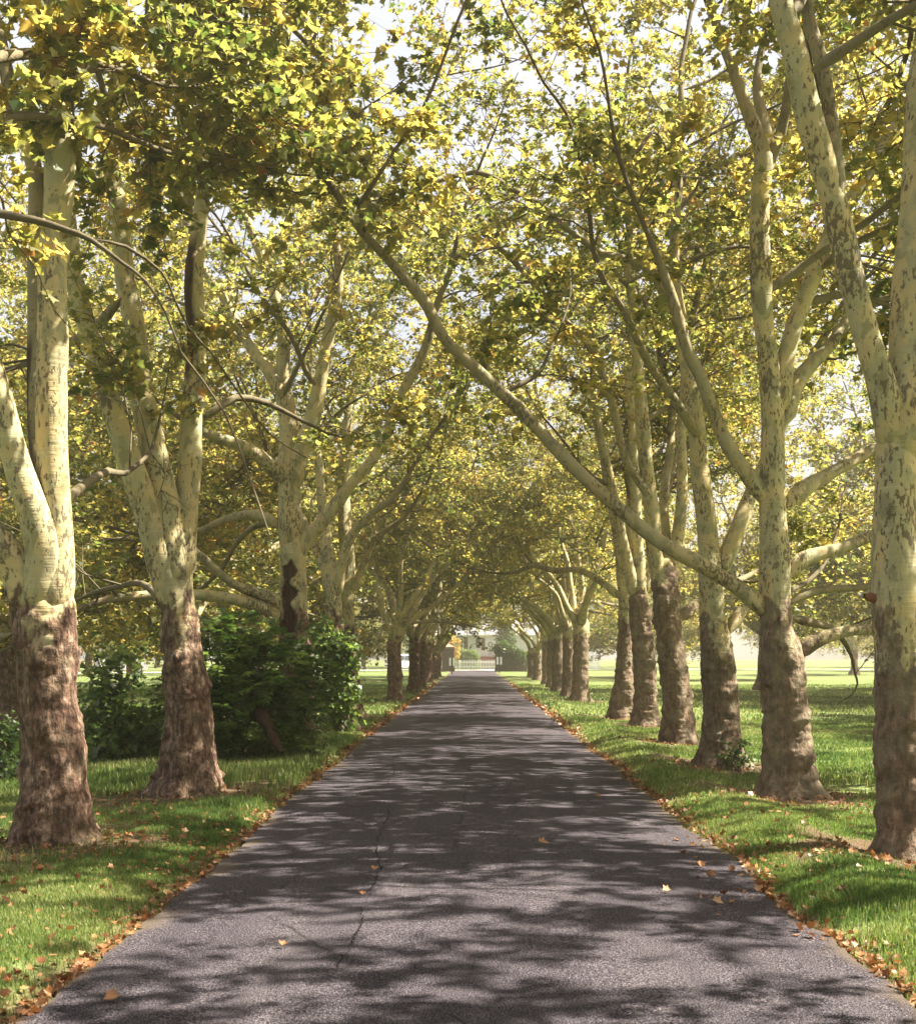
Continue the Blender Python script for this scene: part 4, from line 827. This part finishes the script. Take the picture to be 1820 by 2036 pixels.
shrub("maple_sapling", "lighter green lobed saplings crowding the trunk right of the big bush", "sapling", -2.82, 28.2,
      [(0, 0, .8, .38, .4, .8), (.1, 0, 1.6, .26, .3, .5), (-.35, 0, 1.9, .3, .3, .4)], 230, 'lobed', 502, lsz=.11, tint0=.8, stems=8)
shrub("undergrowth_shrub", "low dark shrub on the shaded ground between the two nearest left trunks", "shrub", -6.2, 23.5, [(0, 0, .45, 1.3, .8, .45), (.7, 0, .3, .8, .6, .3), (-.6, 0, .75, .6, .5, .4)], 420, 'leafy', 503, lsz=.09, tint0=.35, stems=12)
shrub("undergrowth_shrub", "low dark shrub at the left edge of the picture behind the nearest trunk", "shrub", -6.9, 19.5, [(0, 0, .4, .9, .7, .45), (-.5, 0, .6, .7, .5, .45)], 330, 'leafy', 504, lsz=.09, tint0=.3, stems=10)
shrub("undergrowth_shrub", "tall leafy sucker shrub seen right of the nearest left trunk", "shrub", -5.9, 21.5, [(0, 0, .9, .3, .3, .5), (.15, 0, 1.5, .35, .3, .35), (.3, 0, .5, .6, .4, .5)], 200, 'lobed', 505, lsz=.12, tint0=.55, stems=7)
shrub("tree_ivy", "dark ivy climbing the foot of the third trunk of the right row", "ivy", 3.85, 19.72, [(0, 0, .18, .18, .07, .22), (.08, 0, .32, .08, .05, .15)], 34, 'leafy', 506, lsz=.07, tint0=.2, stems=5)

# stump and log
def stump(X, Y, r, h, label):
    rng = np.random.default_rng(31); root = empty("tree_stump", (X, Y, float(ground_z(X, Y))), label, "stump"); g = Geo(); th = np.arange(30) * 2 * math.pi / 30
    z = np.linspace(-.1, 1, 14) * h; rr = r * (1.35 - .35 * sm(0, .35, z / h)); rows = []
    for k, zz in enumerate(z):
        q = rr[k] * (1 + .10 * np.cos(5 * th + .7) + .05 * np.cos(11 * th) + .03 * rng.normal(size=30)); top = 1 + (.12 * np.cos(3 * th + 1) + .1 * rng.random(30)) * (k == 13)
        rows.append(np.stack([q * np.cos(th), q * np.sin(th), zz * top], 1))
    g.add(np.concatenate(rows), grid_faces(14, 30, True)); g.build("bark_shell", [M['stump']], root)
    g2 = Geo(); rings = [np.stack([rr[-1] * f * np.cos(th), rr[-1] * f * np.sin(th), h * .9 - .12 * (1 - f) * h + .03 * rng.random(30)], 1) for f in (.02, .4, .75, .97)]
    g2.add(np.concatenate(rings), grid_faces(4, 30, True)); g2.build("heartwood", [M['hollow']], root)
stump((688 - CX) * 29.6 / F, 29.6, .22, .55, "weathered broken stump at the road side end of the big bush")
g = Geo(); P = spline(np.array([at(560, 1495, 20.2), at(540, 1455, 20.4), at(516, 1415, 20.7), at(495, 1385, 21.2)]), .08); tube(g, P, .10 * np.clip(np.sin(np.linspace(.12, 3.0, len(P))), .1, 1) ** .5, 14, 0, .8, np.random.default_rng(3))
o = g.build("leaning_log", M['log']); c0 = P[0].copy()
o.data.transform(__import__('mathutils').Matrix.Translation(-Vector(c0))); o.location = c0; tag(o, "rotten brown log leaning in the dark foot of the bush", "log")
# ------------------------------------------------------------------ gate, fence, house at the end of the drive
def boxes(name, mat, parent, lst, off=(0, 0, 0), label=None):
    g = Geo()
    for lo, hi in lst: box(g, lo, hi)
    o = g.build(name, mat, parent, off, smooth=False)
    if label: o["label"] = label
    return o
def pier(X, Y, w, h, label, cap=True):
    r = empty("gate_pier", (X, Y, float(ground_z(X, Y))), label, "gate pier", "brick piers at the end of the drive"); a = w / 2
    boxes("shaft", [M['brick']], r, [((-a, -a, -.2), (a, a, h)), ((-a - .06, -a - .06, -.2), (a + .06, a + .06, .35))])
    boxes("cornice", [M['brick_cap']], r, [((-a - .07, -a - .07, h), (a + .07, a + .07, h + .10)), ((-a - .14, -a - .14, h + .10), (a + .14, a + .14, h + .17))])
    g = Geo(); b = a + .14; z0 = h + .17; rows = []
    for zz, k in ((0, 1), (.10, .62), (.20, .36), (.32, .2)): rows.append([(-b * k, -b * k, z0 + zz), (b * k, -b * k, z0 + zz), (b * k, b * k, z0 + zz), (-b * k, b * k, z0 + zz)])
    g.add(np.array(rows).reshape(-1, 3), grid_faces(4, 4, True)); P = np.array([(0, 0, z0 + z) for z in (.30, .34, .42, .50, .55)]); tube(g, P, [.08, .13, .17, .12, .02], 12)
    g.build("cap", [M['brick_cap']], r, smooth=False); return r
pier((890.5 - CX) * 136 / F, 136, 1.22, 2.35, "dark brick gate pier with a pointed cap left of the white fence")
pier((996 - CX) * 136 / F, 136, 1.22, 2.2, "dark brick gate pier smothered in ivy right of the white fence")
def wall(X0, X1, Y, h, label):
    r = empty("garden_wall", ((X0 + X1) / 2, Y, float(ground_z((X0 + X1) / 2, Y))), label, "wall", "low brick walls beside the gate"); L = (X1 - X0) / 2
    boxes("wall_body", [M['brick']], r, [((-L, -.18, -.2), (L, .18, h))]); boxes("coping", [M['brick_cap']], r, [((-L - .03, -.24, h), (L + .03, .24, h + .09))])
    boxes("end_pier", [M['brick']], r, [((L, -.32, -.2), (L + .62, .32, h + .5))] if X0 > 0 else [((-L - .62, -.32, -.2), (-L, .32, h + .5))])
wall(3.55, 4.9, 136.2, 1.5, "low dark brick wall running right from the ivy covered pier")
wall(-5.2, -3.25, 136.2, 1.3, "low dark brick wall running left from the pointed pier")
shrub("pier_ivy", "dark ivy heaped over the right gate pier and its wall", "ivy", 3.3, 135.3, [(-.3, 0, 2.3, 1.1, .6, .75), (.6, 0, 1.7, 1.1, .5, .8), (1.4, .2, 1.5, .9, .5, .7), (-.2, 0, 1.2, .55, .2, .9)], 620, 'leafy', 511, lsz=.2, tint0=.35, stems=6)
def sign_post(px, Y, label):
    X = (px - CX) * Y / F; r = empty("marker_post", (X, Y, float(ground_z(X, Y))), label, "sign post", "posts with two white plates by the gate")
    boxes("post", [M['post']], r, [((-.045, -.03, -.2), (.045, .03, 1.55))])
    for sx in (-1, 1):
        boxes("white_plate", [M['white']], r, [((sx * .16 - .085, -.055, .80), (sx * .16 + .085, -.035, 1.5))])
    boxes("plate_rail", [M['post']], r, [((-.26, -.032, 1.0), (.26, .012, 1.06)), ((-.26, -.032, 1.3), (.26, .012, 1.36))])
sign_post(876 + 22, 118, "dark post with two white plates left of the drive's end")
sign_post(991 + 1, 124, "dark post with two white plates right of the drive's end")

def picket_fence(X0, X1, Y, label, h=1.13):
    zc = float(ground_z(0, Y)) + .08; r = empty("picket_fence", (X0, Y, zc), label, "fence", "white picket fences across the street"); L = X1 - X0
    boxes("rail", [M['white']], r, [((0, .02, .28), (L, .06, .37))]); boxes("rail", [M['white']], r, [((0, .02, .80), (L, .06, .89))])
    g = Geo(); a = .042; v = [(-a, 0, .02), (a, 0, .02), (a, 0, h - .07), (0, 0, h), (-a, 0, h - .07)]; v2 = [(x, .018, z) for x, _, z in v]
    g.add(v + v2, np.array([(0, 1, 2, 4), (6, 5, 9, 7)])); g.add(v + v2, np.array([(4, 2, 3), (9, 8, 7)]))
    g.add(v + v2, np.array([(0, 5, 6, 1), (1, 6, 7, 2), (2, 7, 8, 3), (3, 8, 9, 4), (4, 9, 5, 0)])); n = int(L / .175)
    p0 = g.build("picket", [M['white']], r, smooth=False)
    for i in range(1, n + 1):
        p = p0.copy(); COL.objects.link(p); p.parent = r; p.location = (i * L / n, 0, 0)
    for i in range(int(L / 2.4) + 1): boxes("fence_post", [M['white']], r, [((i * 2.4 - .05, .062, -.2), (i * 2.4 + .05, .16, h - .02))])
picket_fence(-3.9, 3.6, 151.5, "white picket fence facing the end of the drive between the gate piers")
picket_fence(11.9, 14.5, 152.5, "short white picket fence seen between the trunks on the right")

def house():
    Y = 165.0; r = empty("house", (0, Y, 0), "pale clapboard house with grey roof and brown shutters beyond the gate", "house")
    X = lambda px: (px - CX) * Y / F; Z = lambda py: EYE - (py - CY) * Y / F
    ze = Z(1264)
    boxes("wall", [M['siding']], r, [((-9.5, 0, -.3), (X(943), 8, ze))], label="pale grey green clapboard wall")
    boxes("wall", [M['siding_white']], r, [((X(943), -.35, -.3), (9.5, 8, ze + .002))], label="white clapboard wall")
    boxes("eave", [M['white']], r, [((-9.9, -.75, ze + .003), (9.9, -.5, ze + .17)), ((-9.9, -.5, ze + .03), (9.9, -.02, ze + .12))])
    g = Geo(); zr = Z(1150); v = [(-9.9, -.72, ze + .16), (9.9, -.72, ze + .16), (9.9, 4, zr), (-9.9, 4, zr), (9.9, 8.7, ze + .16), (-9.9, 8.7, ze + .16), (-9.9, -.72, ze + .02), (9.9, -.72, ze + .02), (9.9, 8.7, ze + .02), (-9.9, 8.7, ze + .02)]
    g.add(v, np.array([(0, 1, 2, 3), (3, 2, 4, 5), (6, 7, 1, 0), (5, 4, 8, 9), (7, 6, 9, 8)])); g.add(v, np.array([(1, 4, 2), (0, 3, 5)])); g.build("roof", [M['roof']], r, smooth=False)
    rf = r.children[-1]
    boxes("chimney", [M['step_brick']], rf, [((5.2, 3.5, zr - 1.2), (6.1, 4.5, zr + 1.3))])
    for px, pz in ((934, 1256), (994, 1246), (884, 1250)):
        d = boxes("dormer", [M['siding_white']], r, [((X(px) - .72, -.1, ze + .2), (X(px) + .72, 2.6, ze + 1.9))])
        boxes("dormer_roof", [M['roof']], d, [((X(px) - .86, -.25, ze + 1.902), (X(px) + .86, 2.8, ze + 2.04))])
        boxes("dormer_window", [M['glass']], d, [((X(px) - .42, -.13, ze + .55), (X(px) + .42, -.10, ze + 1.65))])
    def window(x0, x1, z0, z1, yf):
        wf = boxes("window", [M['white']], r, [((x0, yf - .06, z0), (x0 + .07, yf - .003, z1)), ((x1 - .07, yf - .06, z0), (x1, yf - .003, z1)), ((x0 + .07, yf - .06, z1 - .08), (x1 - .07, yf - .003, z1)), ((x0 + .07, yf - .06, z0), (x1 - .07, yf - .003, z0 + .08)), ((x0 + .07, yf - .05, (z0 + z1) / 2 - .03), (x1 - .07, yf - .003, (z0 + z1) / 2 + .03))])
        boxes("pane", [M['glass']], wf, [((x0 + .07, yf - .03, z0 + .08), (x1 - .07, yf - .010, (z0 + z1) / 2 - .03)), ((x0 + .07, yf - .03, (z0 + z1) / 2 + .03), (x1 - .07, yf - .010, z1 - .08))])
    window(X(905), X(921), Z(1293), Z(1268), 0); window(X(950) - .35, X(956) - .02, Z(1290), Z(1268), -.35); window(X(1000), X(1014), Z(1292), Z(1268), -.35)
    for a, b, yf in ((921.5, 929.5, 0), (896, 904, 0), (956, 963.5, -.35), (1015, 1022, -.35)):
        boxes("shutter", [M['shutter']], r, [((X(a), yf - .05, Z(1292)), (X(b), yf - .003, Z(1268)))])
    x0, x1, z0, z1, yf = X(968), X(981), Z(1305), Z(1276), -.35
    dr = boxes("door", [M['white']], r, [((x0, yf - .08, z0), (x1, yf - .003, z1)), ((x0 - .16, yf - .12, z0), (x0 - .003, yf - .003, z1 + .2)), ((x1 + .003, yf - .12, z0), (x1 + .16, yf - .003, z1 + .2)), ((x0, yf - .12, z1 + .003), (x1, yf - .003, z1 + .2))])
    g = Geo(); th = np.linspace(0, 2 * math.pi, 25); c = np.array([(x0 + x1) / 2, yf - .13, z1 - .32]); P = c + .26 * np.stack([np.cos(th), 0 * th, np.sin(th)], 1); tube(g, P, .075 + .02 * np.sin(th * 9), 6); g.build("wreath", [M['wreath']], dr)
    boxes("door_panel", [M['siding']], dr, [((x0 + .12, yf - .095, z0 + .15), (x1 - .12, yf - .083, z0 + .75))])
    boxes("steps", [M['step_brick']], r, [((x0 - .9, yf - 1.2, -.3), (x1 + .9, yf - .125, z0 - .003)), ((x0 - .9, yf - 1.6, -.3), (x1 + .9, yf - 1.203, z0 - .25)), ((x0 - .9, yf - 2.0, -.3), (x1 + .9, yf - 1.603, z0 - .5))])
house()
shrub("hedge", "clipped light green hedge between the picket fence and the house", "hedge", (924 - CX) * 154 / F, 154.6, [(-1.0, 0, 1.35, .75, .6, 1.1), (-.2, 0, 1.4, .8, .6, 1.15), (.6, 0, 1.35, .8, .6, 1.1), (1.2, 0, 1.15, .45, .5, 1.0)], 800, 'leafy', 521, lsz=.16, tint0=.95, stems=8)
shrub("maple_shrub", "orange tinged ornamental tree in front of the house, behind the pointed pier", "small tree", (885 - CX) * 146 / F, 148.5, [(0, 0, 3.2, 1.2, 1.0, 1.4), (.8, 0, 2.6, .9, .8, 1.1), (-.9, 0, 2.6, .9, .8, 1.2), (0, 0, 1.3, .8, .8, .8), (.9, 0, 1.6, .6, .6, .7)], 700, 'leafy', 522, leaf='leaf', lsz=.2, tint0=.78, stems=12)
shrub("evergreen_tree", "narrow dark evergreen tree at the right of the house door", "evergreen", (1006 - CX) * 158 / F, 158, [(0, 0, 1.5, 1.5, 1.0, 1.5), (0, 0, 3.6, 1.2, .9, 1.5), (0, 0, 5.8, .9, .7, 1.6), (0, 0, 7.6, .45, .4, .9)], 900, 'leafy', 523, lsz=.2, tint0=.28, stems=8)

# ------------------------------------------------------------------ parked cars on the cross street
def car(name, label, X, Y, rz, paint, group="cars parked on the cross street"):
    r = empty(name, (X, Y, float(ground_z(X, Y)) + .07), label, "car", group); r.rotation_euler = (0, 0, rz)
    def shell(g, prof, w0, w1, n=9):
        th = np.linspace(-1, 1, n); rows = []
        for u in th:
            k = 1 - .06 * abs(u) ** 4; rows.append([(x, u * (w0 + (w1 - w0) * sm(.9, 1.65, z)), .25 + (z - .25) * k) for x, z in prof])
        V = np.array(rows); m = len(prof); g.add(V.reshape(-1, 3), grid_faces(n, m, True))
        for row in (0, n - 1): g.add(np.vstack([V[row], V[row].mean(0)]), np.array([(i, (i + 1) % m, m) if row else ((i + 1) % m, i, m) for i in range(m)]))
    prof = [(-2.2, .35), (-2.25, .62), (-2.22, .95), (-2.12, 1.08), (-1.95, 1.45), (-1.75, 1.64), (-.6, 1.70), (.35, 1.62), (1.0, 1.12), (1.25, 1.04), (2.0, .93), (2.2, .80), (2.25, .55), (2.2, .33), (1.75, .30), (-1.75, .30)]
    g = Geo(); shell(g, prof, .90, .72); g.build("body", [paint], r)
    for s in (-1, 1):
        wx = [(-1.72, 1.10), (-1.62, 1.50), (-.72, 1.56), (-.72, 1.10)], [(-.62, 1.10), (-.62, 1.56), (.28, 1.50), (.78, 1.10)]
        for q in wx:
            g = Geo(); yy = lambda z: s * (.905 + (.72 - .90) * float(sm(.9, 1.65, z)) + .012); v = [(x, yy(z), z) for x, z in q]; v2 = [(x, yy(z) - s * .03, z) for x, z in q]
            g.add(v + v2, np.array([(0, 1, 2, 3), (7, 6, 5, 4), (0, 4, 5, 1), (1, 5, 6, 2), (2, 6, 7, 3), (3, 7, 4, 0)])); g.build("side_window", [M['glass']], r, smooth=False)
        boxes("headlight", [M['lamp']], r, [((2.10, s * .72 - .16, .66), (2.262, s * .72 + .16, .82))]); boxes("tail_light", [M['tail']], r, [((-2.262, s * .76 - .1, .75), (-2.10, s * .76 + .1, 1.0))])
        for x in (-1.38, 1.38):
            g = Geo(); th = np.linspace(0, 2 * math.pi, 29)[:-1]; rows = [np.stack([rr * np.cos(th), 0 * th + yv, rr * np.sin(th)], 1) for rr, yv in ((.20, .0), (.31, -.02), (.34, .03), (.34, .19), (.31, .22), (.2, .21))]
            V = np.concatenate(rows); V[:, 1] = s * (.93 - V[:, 1]) ; V += (x, 0, .34); g.add(V, grid_faces(6, 28, True)); wh = g.build("wheel", [M['rubber']], r)
            g = Geo(); g.add([(x, s * .905, .34)] + [(x + .205 * math.cos(t), s * .925, .34 + .205 * math.sin(t)) for t in th], np.array([(0, i + 1, (i + 1) % 28 + 1) for i in range(28)]))
            for k in range(5): a = k * 1.2566; P = np.array([(x, s * .93, .34), (x + .19 * math.cos(a), s * .935, .34 + .19 * math.sin(a))]); tube(g, P, [.04, .03], 5)
            g.build("rim", [M['rim']], wh)
    for x0, x1, z0, z1 in ((.42, .94, 1.56, 1.16), (-2.08, -1.93, 1.12, 1.44)):
        g = Geo(); v = [(x0, -.66, z0 + .02), (x0, .66, z0 + .02), (x1, .74, z1 + .02), (x1, -.74, z1 + .02)]; v2 = [(x, y, z - .04) for x, y, z in v]
        g.add(v + v2, np.array([(0, 1, 2, 3), (7, 6, 5, 4), (0, 4, 5, 1), (1, 5, 6, 2), (2, 6, 7, 3), (3, 7, 4, 0)])); g.build("windscreen", [M['glass']], r, smooth=False)
    boxes("bumper", [M['black_car']], r, [((2.2, -.78, .36), (2.30, .78, .52)), ((-2.30, -.78, .38), (-2.2, .78, .55))])
    return r
car("parked_car", "silver car on the far street seen between the two nearest left trunks", -32.2, 122.0, .55, M['silver'])
car("parked_car", "white car on the far street seen between left row trunks near the gate", -7.0, 142.5, .45, M['white_car'])
car("parked_car", "dark car at the left edge on the far street under the trees", -43.5, 119.0, .5, M['black_car'])




# ------------------------------------------------------------------ the hazy air under and round the trees
hz, t = new_mat("haze_air"); v = nd(t, "ShaderNodeVolumePrincipled"); v.inputs["Color"].default_value = (1.0, .92, .68, 1); v.inputs["Density"].default_value = HAZE; v.inputs["Anisotropy"].default_value = .6
t.links.new(v.outputs[0], nd(t, "ShaderNodeOutputMaterial").inputs["Volume"])
g = Geo(); box(g, (-430, -66, -4), (430, 490, 24)); o = g.build("haze", hz, smooth=False); o["kind"] = "stuff"; o["label"] = "warm sunlit haze hanging under the trees along the drive"
